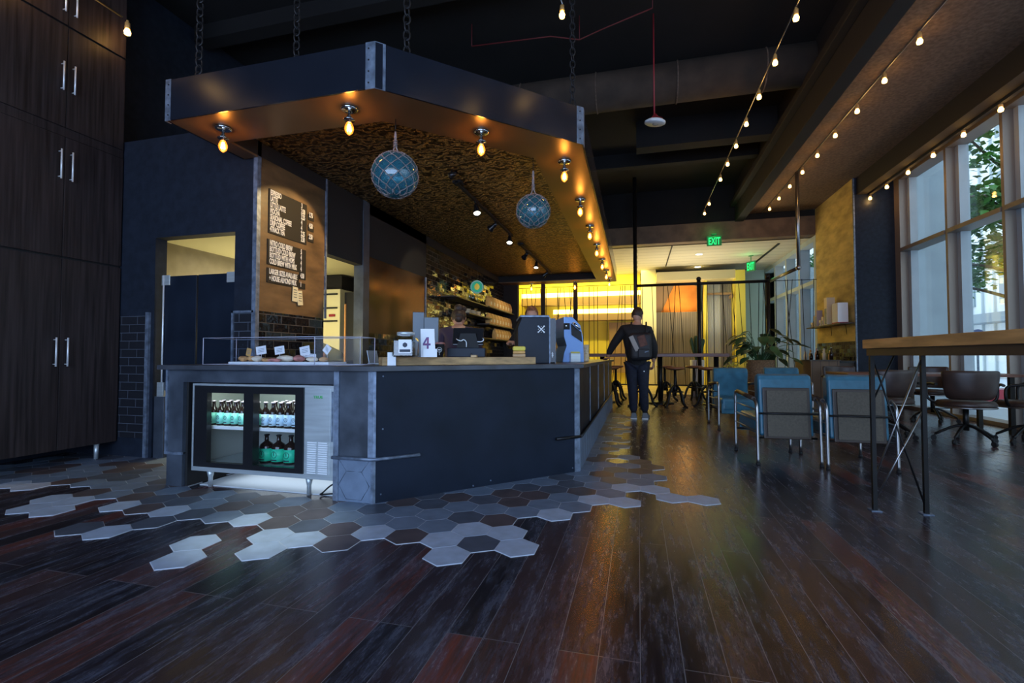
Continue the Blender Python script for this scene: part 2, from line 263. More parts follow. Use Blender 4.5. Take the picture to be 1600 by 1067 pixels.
# ------------------------------------------------------------------ mesh helpers
class MB:
    def __init__(s): s.bm = bmesh.new(); s.mi = 0
    def _new(s, vs, faces):
        v = [s.bm.verts.new(p) for p in vs]; out = []
        for f in faces:
            try: fc = s.bm.faces.new([v[i] for i in f]); fc.material_index = s.mi; out.append(fc)
            except ValueError: pass
        return v
    def bx(s, x0, x1, y0, y1, z0, z1):
        vs = [(x0, y0, z0), (x1, y0, z0), (x1, y1, z0), (x0, y1, z0), (x0, y0, z1), (x1, y0, z1), (x1, y1, z1), (x0, y1, z1)]
        return s._new(vs, [(0, 3, 2, 1), (4, 5, 6, 7), (0, 1, 5, 4), (1, 2, 6, 5), (2, 3, 7, 6), (3, 0, 4, 7)])
    def box(s, c, d, rz=0, mat=None):
        v = s.bx(-d[0] / 2, d[0] / 2, -d[1] / 2, d[1] / 2, -d[2] / 2, d[2] / 2)
        T = Matrix.Translation(c) @ (mat if mat is not None else Matrix.Rotation(rz, 4, 'Z'))
        for q in v: q.co = T @ q.co
        return v
    def prism(s, poly, z0, z1):
        n = len(poly); vs = [(p[0], p[1], z0) for p in poly] + [(p[0], p[1], z1) for p in poly]
        return s._new(vs, [tuple(range(n))[::-1], tuple(range(n, 2 * n))] + [(i, (i + 1) % n, n + (i + 1) % n, n + i) for i in range(n)])
    def quad(s, pts): return s._new(pts, [tuple(range(len(pts)))])
    def tube(s, pts, r, seg=8, closed=False, cap=True):
        pts = [Vector(p) for p in pts]; n = len(pts); rs = r if isinstance(r, (list, tuple)) else [r] * n
        rings = []; up = Vector((0, 0, 1)); prev = None
        for i, p in enumerate(pts):
            if closed: d = pts[(i + 1) % n] - pts[i - 1]
            else: d = pts[min(i + 1, n - 1)] - pts[max(i - 1, 0)]
            if d.length < 1e-9: d = Vector((0, 0, 1))
            d.normalize()
            if prev is None: a = d.cross(up) if abs(d.dot(up)) < 0.95 else d.cross(Vector((1, 0, 0)))
            else:
                a = prev - d * prev.dot(d)
                if a.length < 1e-6: a = d.cross(up)
            a.normalize(); b = d.cross(a); prev = a
            rings.append([s.bm.verts.new(p + (a * math.cos(2 * PI * k / seg) + b * math.sin(2 * PI * k / seg)) * rs[i]) for k in range(seg)])
        m = n if closed else n - 1
        for i in range(m):
            A, B = rings[i], rings[(i + 1) % n]
            for k in range(seg):
                f = s.bm.faces.new((A[k], A[(k + 1) % seg], B[(k + 1) % seg], B[k])); f.material_index = s.mi; f.smooth = True
        if cap and not closed:
            for R in (rings[0][::-1], rings[-1]):
                f = s.bm.faces.new(R); f.material_index = s.mi
    def cyl(s, a, b, r, r2=None, seg=14): s.tube([a, b], [r, r if r2 is None else r2], seg)
    def lathe(s, prof, c=(0, 0, 0), seg=24, rot=None):
        rings = []; c = Vector(c)
        for r, z in prof:
            ring = []
            for k in range(seg):
                a = 2 * PI * k / seg; p = Vector((max(r, 1e-4) * math.cos(a), max(r, 1e-4) * math.sin(a), z))
                if rot is not None: p = rot @ p
                ring.append(s.bm.verts.new(c + p))
            rings.append(ring)
        for A, B in zip(rings, rings[1:]):
            for k in range(seg):
                f = s.bm.faces.new((A[k], A[(k + 1) % seg], B[(k + 1) % seg], B[k])); f.material_index = s.mi; f.smooth = True
        for R in (rings[0][::-1], rings[-1]):
            f = s.bm.faces.new(R); f.material_index = s.mi
    def sph(s, c, r, sc=(1, 1, 1), u=16, v=10, rot=None):
        T = Matrix.Translation(c) @ (rot.to_4x4() if rot is not None else Matrix.Identity(4)) @ Matrix.Diagonal((r * sc[0], r * sc[1], r * sc[2], 1))
        g = bmesh.ops.create_uvsphere(s.bm, u_segments=u, v_segments=v, radius=1, matrix=T)
        for q in g['verts']:
            for f in q.link_faces: f.smooth = True; f.material_index = s.mi
    def torus(s, c, R, r, axis='Z', seg=24, rs=8, sc=(1, 1)):
        pts = []
        for k in range(seg):
            a = 2 * PI * k / seg; x, y = R * math.cos(a) * sc[0], R * math.sin(a) * sc[1]
            pts.append(Vector(c) + Vector({'Z': (x, y, 0), 'Y': (x, 0, y), 'X': (0, x, y)}[axis]))
        s.tube(pts, r, rs, closed=True)
    def build(s, name, mat, parent=None, bevel=0, smooth=False, world=True, segs=2):
        off = Vector((0, 0, 0)); p = parent
        if world:
            while p is not None: off += p.location; p = p.parent
            if off.length: bmesh.ops.translate(s.bm, verts=s.bm.verts, vec=-off)
        bmesh.ops.recalc_face_normals(s.bm, faces=s.bm.faces)
        me = bpy.data.meshes.new(name); s.bm.to_mesh(me); s.bm.free()
        for mm in (mat if isinstance(mat, (list, tuple)) else [mat]): me.materials.append(mm)
        if smooth:
            for f in me.polygons: f.use_smooth = True
        o = bpy.data.objects.new(name, me); COL.objects.link(o)
        if parent is not None: o.parent = parent
        if bevel:
            b = o.modifiers.new('bevel', 'BEVEL'); b.width = bevel; b.segments = segs; b.limit_method = 'ANGLE'; b.angle_limit = math.radians(50)
        return o

def tag(o, label=None, cat=None, group=None, kind=None):
    if label: o['label'] = label
    if cat: o['category'] = cat
    if group: o['group'] = group
    if kind: o['kind'] = kind
    return o
def thing(name, label, cat, loc=(0, 0, 0), rz=0, group=None):
    o = bpy.data.objects.new(name, None); COL.objects.link(o); o.location = loc; o.rotation_euler = (0, 0, rz); o.empty_display_size = 0.05
    return tag(o, label, cat, group)
def struct(name, mb, mat, parent=None, bevel=0):
    o = mb.build(name, mat, parent, bevel)
    if parent is None: o['kind'] = 'structure'
    return o
def dup(root, loc=None, rz=None, label=None, group=None):
    r = root.copy(); COL.objects.link(r)
    if loc is not None: r.location = loc
    if rz is not None: r.rotation_euler = (0, 0, rz)
    if label: r['label'] = label
    if group: r['group'] = group
    for ch in list(root.children):
        c = ch.copy(); COL.objects.link(c); c.parent = r
        for g in list(ch.children):
            d = g.copy(); COL.objects.link(d); d.parent = c
    return r
def one(c, d, rz=0):
    m = MB(); m.box(c, d, rz); return m
def bxx(*a):
    m = MB(); m.bx(*a); return m
ORD = ['first', 'second', 'third', 'fourth', 'fifth', 'sixth', 'seventh', 'eighth', 'ninth', 'tenth', 'eleventh', 'twelfth', 'thirteenth', 'fourteenth']
def arc(c, r, a0, a1, n, plane='XZ'):
    out = []
    for i in range(n + 1):
        a = a0 + (a1 - a0) * i / n; u, v = r * math.cos(a), r * math.sin(a)
        out.append({'XZ': (c[0] + u, c[1], c[2] + v), 'YZ': (c[0], c[1] + u, c[2] + v), 'XY': (c[0] + u, c[1] + v, c[2])}[plane])
    return out
def smooth_path(pts, n=6):
    P = [Vector(p) for p in pts]; out = []
    for i in range(len(P) - 1):
        a = P[max(i - 1, 0)]; b = P[i]; c = P[i + 1]; d = P[min(i + 2, len(P) - 1)]
        for k in range(n):
            t = k / n
            out.append(0.5 * ((2 * b) + (c - a) * t + (2 * a - 5 * b + 4 * c - d) * t * t + (3 * b - a - 3 * c + d) * t ** 3))
    out.append(P[-1]); return out

def text(body, loc, size, rot, mat, parent, name='lettering', sx=1.0, align='LEFT', ext=0.001, bold=0.0, spacing=1.0):
    c = bpy.data.curves.new(name, 'FONT'); c.body = body; c.size = size; c.extrude = ext; c.align_x = align; c.offset = bold; c.space_character = spacing; c.resolution_u = 3
    tmp = bpy.data.objects.new(name, c); COL.objects.link(tmp)
    me = bpy.data.meshes.new_from_object(tmp.evaluated_get(bpy.context.evaluated_depsgraph_get()))
    bpy.data.objects.remove(tmp); bpy.data.curves.remove(c)
    off = Vector((0, 0, 0)); p = parent
    while p is not None: off += p.location; p = p.parent
    T = Matrix.Translation(Vector(loc) - off) @ rot.to_4x4() @ Matrix.Diagonal((sx, 1, 1, 1))
    me.transform(T); me.materials.clear(); me.materials.append(mat)
    o = bpy.data.objects.new(name, me); COL.objects.link(o); o.parent = parent; return o
R_FRONT = Euler((PI / 2, 0, 0)).to_matrix()                  # reads from -Y
R_WALLX = Euler((PI / 2, 0, PI / 2)).to_matrix()             # on a wall facing +X, reads along +Y

# ------------------------------------------------------------------ floor
fl = MB(); fl.bx(-6, 5.2, -3.4, 13.2, -0.06, 0.0); struct('floor', fl, m_floor)
fl = MB(); fl.bx(-6, 5.2, 13.2, 18.6, -0.06, 0.0); struct('floor', fl, m_backfl)

# hexagonal tiles laid into the planks
HW, HR = 0.2095, 0.125
_y = math.radians(14.7)
rg = lambda a, b: list(range(a, b + 1))
ROWS = {-2: [-6], -1: [-11, -10, -7, -5], 0: [-14, -13, -9, -5, -4, -3, 0], 1: [-15, -14] + rg(-12, 1), 2: [-19, -18, -17] + rg(-14, 1), 3: rg(-22, 0), 4: rg(-22, 2),
        5: rg(-22, 2), 6: rg(-22, 4), 7: rg(-22, 3) + [5, 6], 8: rg(-22, 5), 9: rg(-22, 4), 10: rg(-22, -13) + rg(-1, 5), 11: rg(0, 4), 12: [1, 2, 3, 4, 5], 13: [1, 2, 4], 14: [1, 2, 3, 4]}
for r in range(15, 34): ROWS[r] = [2, 3] if r % 3 else [2]
PALE = {(-6, -2), (-7, -1), (-5, -1), (-10, -1), (-14, 0), (-13, 0), (-5, 0), (-4, 0), (0, 0), (-15, 1), (-14, 1), (-12, 1), (-10, 1), (-7, 1), (-1, 1), (1, 1), (0, 2), (1, 2), (2, 4), (3, 6), (4, 6), (5, 7), (6, 7), (4, 8), (5, 8), (-18, 2), (-17, 2), (-3, 1)}
DARK = {(-9, 0), (-9, 1), (-6, 1), (-5, 1), (0, 1), (-1, 3), (-11, 1), (-3, 0), (-2, 1), (0, 3)}
tm = MB(); grout = MB(); rt = random.Random(5)
for r, cs in ROWS.items():
    for c in cs:
        x = -0.932 + HW * (c + (0.5 if r % 2 else 0)); y = 2.27 + 1.5 * HR * r; u = rt.random()
        if x < -5.7 or (-3.36 < x < -2.06 and y > 3.0) : continue
        hx = lambda R: [(x + .968 * R * math.cos(PI / 6 + k * PI / 3), y + R * math.sin(PI / 6 + k * PI / 3)) for k in range(6)]
        tm.mi = 0 if (c, r) in PALE else ((2 if u < .5 else 3) if (c, r) in DARK else (1 if u < .5 else (2 if u < 0.78 else 3)))
        tm.prism(hx(HR - 0.0028), -0.01, 0.0035); grout.prism(hx(HR + 0.0005), -0.012, 0.0024)
m_hex = [M('pale_grey_cement_tile', (0.36, 0.43, 0.55), 0.5, var=0.12, scale=14, rvar=0.08), M('blue_grey_cement_tile', (0.14, 0.185, 0.26), 0.5, var=0.15, scale=9),
         M('slate_cement_tile', (0.075, 0.088, 0.120), 0.42, var=0.2, scale=9), M('brown_cement_tile', (0.085, 0.066, 0.070), 0.42, var=0.2, scale=9)]
struct('floor_tiles', tm, m_hex, bevel=0.0)
struct('floor_grout', grout, M('pale_grout', (0.55, 0.58, 0.64), 0.8))

# ------------------------------------------------------------------ room shell
s = MB(); s.bx(-6, 2.5, -3.4, 13.3, 5.4, 5.5); struct('ceiling', s, m_ceil)
s = MB(); s.bx(2.5, 4.3, -3.4, 13.2, 4.6, 5.5); struct('ceiling', s, m_ceilbrown)
s = MB(); s.bx(2.42, 2.62, -3.4, 13.2, 4.42, 5.4); s.bx(2.30, 2.42, -3.4, 13.2, 4.80, 4.92); struct('beam_soffit_edge', s, m_header, bevel=0.01)
s = MB(); s.bx(4.3, 4.56, -3.4, 11.1, 4.26, 5.5); s.bx(4.56, 5.25, -3.4, 11.1, 4.52, 5.5); s.bx(4.49, 4.55, -3.4, 11.05, 4.22, 4.26); struct('beam_window_header', s, m_header)
# block of wall between the front windows and the back windows
s = MB(); s.bx(4.26, 6.1, 11.1, 13.2, 0, 5.5); struct('pillar', s, m_wallw)
s = MB(); s.bx(4.25, 5.0, 11.08, 11.1, 0, 4.6); struct('pillar_cladding', s, m_navy)
s = MB(); s.bx(4.235, 4.26, 11.06, 11.1, 0, 4.6); struct('trim_1', s, m_edge)
s = MB(); s.bx(4.235, 4.26, 11.1, 13.2, 1.30, 4.6); struct('wall_right_ochre', s, m_yellow)
s = MB(); s.bx(4.235, 4.26, 11.1, 13.2, 0, 1.30); struct('wall_right_tiles', s, m_tile_y)
# beam and wall above the opening to the back room
s = MB(); s.bx(-6, 4.26, 13.2, 13.5, 3.98, 4.45); struct('beam_back', s, m_beam)
s = MB(); s.bx(-6, 4.4, 13.5, 13.6, 3.98, 5.5); s.bx(-6, 4.26, 13.25, 13.5, 4.45, 5.5); struct('wall_back_upper', s, m_ceil)
# left wall, behind the tall cabinets
s = MB(); s.bx(-6.0, -5.75, -3.4, 13.2, 0, 5.5); struct('wall_left', s, m_navy)
s = MB(); s.bx(-5.75, -4.62, 3.68, 3.80, 0.0, 3.18); s.bx(-4.62, -3.66, 3.68, 3.80, 2.17, 3.18); s.bx(-3.66, -3.53, 3.68, 3.80, 0, 3.10); s.bx(-3.53, -3.402, 3.68, 3.698, 0, 3.10); struct('wall_front_navy', s, m_navy)
s = MB(); s.bx(-5.04, -4.70, 3.668, 3.68, 0.19, 1.40); s.bx(-3.645, -3.44, 3.668, 3.68, 0.19, 1.40); struct('wall_front_tiles', s, m_tile_z)
s = MB(); s.bx(-4.70, -4.66, 3.655, 3.68, 0, 1.43); s.bx(-3.665, -3.645, 3.655, 3.68, 0, 1.42); s.bx(-3.665, -3.42, 3.655, 3.68, 1.40, 1.42); s.bx(-3.44, -3.395, 3.655, 3.70, 0, 3.0)
struct('trim_2', s, m_edge)
# wall x=-3.4: menu panel, doorway, brass sheet, glazed bricks
s = MB(); s.bx(-3.52, -3.40, 3.70, 4.65, 1.42, 3.02); struct('wall_menu_panel', s, m_menuwood)
s = MB(); s.bx(-3.52, -3.40, 3.70, 4.65, 0, 1.42); struct('wall_menu_tiles', s, m_tile_y)
s = MB(); s.bx(-3.52, -3.40, 4.65, 5.42, 2.16, 3.02); s.bx(-3.52, -3.395, 5.56, 7.32, 2.30, 3.02); struct('wall_left_upper', s, m_header)
s = MB(); s.bx(-3.52, -3.385, 5.42, 5.56, 0, 3.02); struct('trim_3', s, m_steel)
s = MB(); s.bx(-3.52, -3.40, 5.56, 7.30, 1.30, 2.30); struct('wall_brass_panel', s, m_brass)
s = MB(); s.bx(-3.52, -3.40, 5.56, 7.30, 0, 1.30); struct('wall_left_lower_tiles', s, m_tile_y)
s = MB(); s.bx(-3.40, -3.385, 7.29, 7.32, 0, 2.30); s.bx(-3.40, -3.385, 4.655, 4.68, 1.42, 3.0); struct('trim_4', s, m_edge)
s = MB(); s.bx(-3.52, -3.40, 7.32, 12.1, 0, 3.02); struct('wall_left_glazed_brick', s, m_tile_y)
s = MB(); s.bx(-5.75, -3.02, 12.1, 12.25, 0, 3.3); s.bx(-5.75, -3.4, 12.25, 13.2, 0, 4.2); struct('wall_stub', s, m_header)
# kitchen behind
s = MB(); s.bx(-5.75, -3.52, 3.80, 9.0, 2.26, 2.34); struct('ceiling_kitchen', s, m_cream)
s = MB(); s.bx(-5.15, -5.05, 3.80, 9.0, 0, 2.26); s.bx(-5.15, -3.52, 8.0, 8.1, 0, 2.26); struct('wall_kitchen', s, m_taupe)
s = MB(); s.bx(-4.38, -3.56, 6.5, 6.6, 0, 1.98); struct('wall_kitchen_dark', s, m_black)
lamp('kitchen_light', 'AREA', (-4.35, 5.0, 2.2), 16, (1.0, 0.88, 0.50), 0.5, 1.2, aim=(-4.35, 5.0, 0))
lamp('kitchen_ceiling_fill', 'POINT', (-4.7, 5.2, 1.1), 34, (1.0, 0.90, 0.50), 0.15)  # added fill without a fixture, brightening the kitchen ceiling
lamp('kitchen_ceiling_fill2', 'POINT', (-3.75, 4.6, 1.2), 14, (1.0, 0.88, 0.48), 0.1)  # second added fill, also without a fixture

# right wall windows (front room)
ys = [10.92, 9.45, 8.17, 6.89, 5.61, 4.33, 3.05, 1.77, 0.49, -0.79, -2.07]
for i in range(len(ys) - 1):
    a, b = ys[i + 1], ys[i]
    w = MB(); w.bx(4.95, 5.22, a - 0.03, a + 0.03, 0.0, 4.52)
    if i == 0: w.bx(4.95, 5.22, b - 0.03, 11.09, 0.0, 4.52)
    w.bx(4.93, 5.22, a + .03, b - .03, 3.02, 3.09); w.bx(4.95, 5.22, a + .03, b - .03, 0.0, 0.06); w.bx(4.95, 5.22, a + .03, b - .03, 4.44, 4.52)
    f = struct('window_%d' % (i + 1), w, m_mull, bevel=0.004)
    f['label'] = 'tall shop window with bronze frame in right wall'
    g = MB(); g.bx(5.195, 5.203, a + .03, b - .03, 0.06, 3.02); g.bx(5.195, 5.203, a + .03, b - .03, 3.09, 4.44); g.build('pane', m_glass, f)
    e = MB(); e.bx(5.08, 5.22, a + 0.03, a + 0.12, 0.06, 4.44); e.bx(5.08, 5.22, b - 0.12, b - 0.03, 0.06, 4.44); e.build('lit_side_frame', m_wallw, f)  # pale grey-blue puts daylight on the mullion sides into their colour
s = MB(); s.bx(4.95, 5.25, -3.4, -2.04, 0, 5.5); struct('wall_right', s, m_navy)
s = MB(); s.bx(-6, -4.5, -3.5, -3.4, 0, 5.5); s.bx(3.6, 5.25, -3.5, -3.4, 0, 5.5); s.bx(-4.5, 3.6, -3.5, -3.4, 4.2, 5.5); s.bx(-4.5, 3.6, -3.5, -3.4, 0, 0.2); struct('wall_rear', s, m_navy)

# back room shell
s = MB(); s.bx(-6, 4.5, 13.5, 18.6, 3.98, 4.1); struct('ceiling_back', s, BRICK('slatted_ceiling_panels', (0.56, 0.52, 0.42), (0.10, 0.09, 0.07), 40, 0.42, 0.008, 0.8, 'XY', bump=0.2))
s = MB(); s.bx(0.9, 0.93, 13.6, 16.6, 3.96, 3.985); s.bx(3.6, 3.66, 14.0, 18, 3.96, 3.985); struct('trim_5', s, m_black)
s = MB(); s.bx(-6, 4.6, 18.2, 18.4, 0, 4.0); struct('wall_back', s, m_mint2)
s = MB(); s.bx(-6, -5.9, 13.2, 18.4, 0, 4.0); struct('wall_back_left', s, m_yellowp)
# stepped bar back with two light coves
s = MB(); s.bx(-5.9, 0.1, 17.7, 18.2, 0.0, 1.55); s.bx(-5.9, 0.1, 17.9, 18.2, 1.55, 3.98); struct('wall_back_bar', s, m_yellowp)
s = MB(); s.bx(-4.2, 0.1, 17.35, 17.9, 2.86, 3.12); s.bx(-3.0, 0.1, 17.35, 17.9, 2.28, 2.50); struct('trim_6', s, m_muralb)
s = MB(); s.bx(-1.0, -0.2, 17.6, 17.7, 0.4, 2.2); s.bx(-4.6, -2.1, 17.6, 17.7, 0.9, 2.2); struct('wall_back_panels', s, m_muralb)
for i, (x0, x1, z) in enumerate([(-4.2, 0.1, 3.15), (-3.0, 0.1, 2.53)]):
    o = thing('cove_light', ['upper', 'lower'][i] + ' glowing yellow light strip across the back room wall', 'light strip', (x0, 17.45, z), 0, 'cove lights on the back wall')
    m = MB(); m.bx(x0, x1, 17.42, 17.60, z, z + 0.16); m.build('diffuser', m_cove, o, 0.01)
    m = MB(); m.bx(x0, x1, 17.40, 17.62, z - 0.03, z); m.build('ledge', m_yellowp, o)
# pale column, mural, slatted panelling, curtains and yellow portal
s = MB(); s.bx(0.12, 0.62, 17.2, 18.2, 0, 3.98); struct('pillar_back', s, M('cream_column', (0.78, 0.72, 0.45), 0.7))
s = MB(); s.bx(0.62, 2.1, 17.6, 18.2, 2.5, 3.8); struct('wall_mural', s, m_muralb)
s = MB(); s._new([(0.80, 17.58, 2.52), (2.08, 17.58, 2.52), (2.08, 17.58, 3.35), (1.35, 17.58, 3.70), (0.80, 17.6, 2.52), (2.08, 17.6, 2.52), (2.08, 17.6, 3.35), (1.35, 17.6, 3.70)],
                 [(0, 1, 2, 3), (7, 6, 5, 4), (0, 4, 5, 1), (1, 5, 6, 2), (2, 6, 7, 3), (3, 7, 4, 0)])
o = s.build('wall_painting', m_mural); tag(o, 'orange triangular painted panel glowing on the back room wall', 'wall art')
s = MB(); s.bx(0.62, 2.1, 17.3, 17.6, 0.0, 2.5); struct('wall_slatted', s, m_woodslat)
for nm_, x0, x1, mt in (('white', 2.26, 2.72, m_curtain), ('grey', 2.72, 3.06, M('grey_curtain', (0.30, 0.30, 0.33), 0.85))):
    s = MB(); n_ = int((x1 - x0) / .028)
    for i in range(n_):
        x = x0 + i * .028; s.cyl((x, 17.35 + 0.02 * (i % 2), 0.05), (x, 17.35 + 0.02 * (i % 2), 3.5), 0.019, seg=8)
    o = s.build('curtain', mt); tag(o, {'white': 'pale pleated curtain left of the grey one beside the slatted wall', 'grey': 'grey pleated curtain against the yellow portal side in back room'}[nm_], 'curtain')
s = MB(); s.bx(3.04, 3.32, 16.6, 18.0, 0, 3.75); s.bx(2.14, 2.24, 17.0, 17.3, 0, 3.6); struct('trim_7', s, m_yellowp)
s = MB(); s.bx(0.62, 3.04, 16.62, 18.0, 3.50, 3.78); struct('trim_8', s, M('cream_bulkhead', (0.55, 0.48, 0.28), 0.8))
s = MB(); s.bx(2.95, 3.0, 16.8, 17.3, 2.9, 3.0); s.bx(2.24, 3.04, 17.28, 17.32, 3.05, 3.12); struct('trim_9', s, m_muralb)
# back room windows
yb = [13.3, 14.5, 15.7, 16.9, 18.2]
for i in range(4):
    a, b = yb[i], yb[i + 1]
    w = MB(); w.bx(4.25, 4.5, a - 0.03, a + 0.10, 0, 3.98); w.bx(4.25, 4.5, a + .1, b - .03, 2.80, 2.90); w.bx(4.25, 4.5, a + .1, b - .03, 0, 0.1); w.bx(4.25, 4.5, a + .1, b - .03, 3.85, 3.98)
    f = struct('window_%d' % (i + 11), w, m_wallw); f['label'] = 'back room window with pale frame'
    g = MB(); g.bx(4.47, 4.478, a + .1, b - .03, 0.1, 2.8); g.bx(4.47, 4.478, a + .1, b - .03, 2.9, 3.85); g.build('pane', m_glass, f)
s = MB(); s.bx(4.25, 6.5, 18.2, 18.4, 0, 4.0); struct('wall_back_right', s, m_wallw)
for i, (x, y) in enumerate([(1.95, 17.0), (1.75, 14.9)]):
    o = thing('ceiling_downlight', ['farther', 'nearer'][i] + ' round recessed downlight in the pale back room ceiling', 'downlight', (x, y, 3.97), 0, 'back room downlights')
    m = MB(); m.torus((x, y, 3.975), 0.10, 0.012); m.build('rim', m_white, o)
    m = MB(); m.lathe([(0.09, 3.965), (0.09, 3.975)], (x, y, 0)); m.build('lens', m_down, o)
    lamp('downlight_glow', 'SPOT', (x, y, 3.9), 60, (1.0, 0.86, 0.5), 0.08, aim=(x, y, 0), spot=110)
lamp('bar_glow', 'AREA', (-2.2, 16.6, 3.85), 190, (1.0, 0.80, 0.16), 5.0, 1.2, aim=(-2.2, 17.4, 0))
lamp('back_ceiling_bounce', 'AREA', (1.4, 15.4, 1.8), 75, (1.0, 0.90, 0.62), 2.0, 2.0, aim=(1.4, 15.6, 4))
lamp('portal_glow', 'POINT', (3.1, 16.9, 3.3), 12, (1.0, 0.78, 0.15), 0.1)
lamp('mural_glow', 'POINT', (1.5, 17.1, 2.7), 8, (1.0, 0.6, 0.2), 0.1)

# ------------------------------------------------------------------ outside
s = MB(); s.bx(5.25, 60, -30, 60, -0.08, -0.02); struct('ground_pavement', s, m_pave)
s = MB(); s.bx(16, 18, 2, 60, 0, 22)
o = s.build('building', m_build); tag(o, 'white clad building across the street behind the trees', 'building')
for k in range(14):
    for zz in (3.4, 7.2, 11):
        w = MB(); y0 = 6 + k * 3.2; w.bx(15.93, 16.02, y0, y0 + 1.5, zz, zz + 2.2); w.build('window', M('facade_window', (0.25, 0.32, 0.36), 0.3) if k == 0 and zz == 3.4 else bpy.data.materials['facade_window'], o)
w = MB()
for k in range(60): w.bx(15.9, 16.0, 3 + k * 0.8, 3.06 + k * 0.8, 0, 22)
w.build('cladding_fin', M('pale_grey_fin', (0.55, 0.60, 0.62), 0.7), o)
w = MB(); w.bx(15.0, 16.0, 3, 55, 2.5, 2.9); w.build('canopy_band', M('grey_canopy_band', (0.28, 0.32, 0.35), 0.7), o)
def tree(x, y, h, crown, seed, label):
    rr = random.Random(seed); t = thing('street_tree', label, 'tree', (x, y, -0.02), 0, 'street trees outside the windows')
    m = MB(); top = Vector((x + 0.15, y, h * 0.8)); m.tube(smooth_path([(x, y, -0.02), (x + 0.08, y + .05, h * 0.3), (x - 0.05, y, h * 0.55), top], 4), [0.13 - 0.09 * i / 12 for i in range(13)], 10)
    m.build('trunk', M('tree_bark', (0.10, 0.075, 0.055), 0.9) if 'tree_bark' not in bpy.data.materials else bpy.data.materials['tree_bark'], t)
    cl = []
    for k in range(9):
        a = rr.uniform(0, 2 * PI); z0 = h * rr.uniform(0.28, 0.7); L = crown * rr.uniform(0.7, 1.1)
        e = Vector((x + L * math.cos(a), y + L * math.sin(a), z0 + rr.uniform(0.3, 1.2)))
        b = MB(); b.tube(smooth_path([(x, y, z0), (x + 0.5 * L * math.cos(a), y + 0.5 * L * math.sin(a), z0 + 0.5), e], 4), [0.05 - 0.035 * i / 8 for i in range(9)], 6)
        b.build('branch', bpy.data.materials['tree_bark'], t)
        for q in range(5):
            f = rr.uniform(0.45, 1.1); cl.append(Vector((x, y, z0)).lerp(e, f) + Vector((rr.uniform(-.4, .4), rr.uniform(-.4, .4), rr.uniform(-.2, .3))))
    f = MB()
    for c in cl:
        for q in range(150):
            p = c + Vector((rr.gauss(0, .38), rr.gauss(0, .38), rr.gauss(0, .16))); s_ = rr.uniform(0.07, 0.13)
            R = Euler((rr.uniform(-.8, .8), rr.uniform(-.8, .8), rr.uniform(0, 6.3))).to_matrix()
            f._new([p + R @ Vector(v) for v in [(-s_, 0, 0), (0, -s_ * .55, 0.01), (s_, 0, 0), (0, s_ * .55, 0.01)]], [(0, 1, 2, 3)])
    o = f.build('foliage', M('street_tree_leaf', (0.07, 0.22, 0.03), 0.5, var=0.5, scale=3) if 'street_tree_leaf' not in bpy.data.materials else bpy.data.materials['street_tree_leaf'], t); o['kind'] = 'stuff'
tree(8.6, 13.6, 7.6, 2.3, 3, 'leafy street tree with bent trunk outside the front right windows')
tree(9.8, 9.6, 7.0, 1.9, 8, 'leafy street tree at the right edge beyond the last pane')
tree(7.6, 22.5, 6.5, 1.6, 12, 'leafy street tree seen through the back room windows')
o = thing('planter', 'low red planter box outside, glimpsed between the office chairs', 'planter', (7.0, 11.7, -0.02))
m = MB(); m.bx(6.5, 8.4, 11.5, 12.1, 0.06, 0.34); m.build('box_body', M('red_planter', (0.42, 0.02, 0.05), 0.4), o, 0.01)
m = MB(); m.bx(6.45, 8.45, 11.45, 12.15, -0.02, 0.06); m.build('base', m_white, o)
o = thing('street_sign', 'round dark blue street sign with a white letter P outside window', 'sign', (9.5, 16.8, -0.02))
m = MB(); m.cyl((9.5, 16.84, -0.02), (9.5, 16.84, 1.75), .03); m.build('pole', m_edge, o)
m = MB(); m.cyl((9.5, 16.80, 1.60), (9.5, 16.83, 1.60), .17, seg=24); m.build('disc', M('sign_blue', (0.05, 0.08, 0.25), .5), o)
text('P', (9.5, 16.795, 1.50), .28, R_FRONT, m_white, o, align='CENTER')
# ------------------------------------------------------------------ tall cabinets on the left
cab = thing('storage_cabinet', 'tall dark wood storage cabinet with long bar handles against left wall', 'cabinet', (-5.4, 3.15, 0))
m = MB(); m.bx(-5.75, -5.075, 2.60, 3.665, 0.15, 5.2); m.build('body', m_black, cab)
for k, (z0, z1, hz) in enumerate([(0.15, 1.885, (0.905, 1.165)), (1.905, 3.00, (2.60, 2.87)), (3.09, 4.02, (3.41, 3.675)), (4.04, 5.2, (4.14, 4.40))]):
    for sd in (0, 1):
        y0, y1 = ((2.61, 3.151), (3.157, 3.665))[sd]
        m = MB(); m.bx(-5.075, -5.05, y0, y1, z0, z1); d = m.build('door', m_cab, cab, 0.002)
        yh = 3.108 if sd == 0 else 3.198
        m = MB(); m.cyl((-5.015, yh, hz[0]), (-5.015, yh, hz[1]), 0.007); m.cyl((-5.05, yh, hz[0] + .02), (-5.012, yh, hz[0] + .02), 0.005); m.cyl((-5.05, yh, hz[1] - .02), (-5.012, yh, hz[1] - .02), 0.005)
        m.build('handle', m_handle, d)
m = MB(); m.bx(-5.075, -5.055, 2.61, 3.665, 3.005, 3.085); m.build('rail', m_cab, cab)
for y in (3.51, 2.75):
    m = MB(); m.cyl((-5.09, y, 0), (-5.09, y, 0.15), 0.018, 0.022); m.build('leg', m_stain, cab)
o = thing('outlet_cover', 'small round cover low on dark wall under the tall cabinet', 'outlet', (-5.6, 3.2, 0.07))
m = MB(); m.lathe([(0.035, 0), (0.03, 0.012)], (-5.74, 3.2, 0.08), rot=Euler((0, PI / 2, 0)).to_matrix()); m.build('plate', m_white, o)

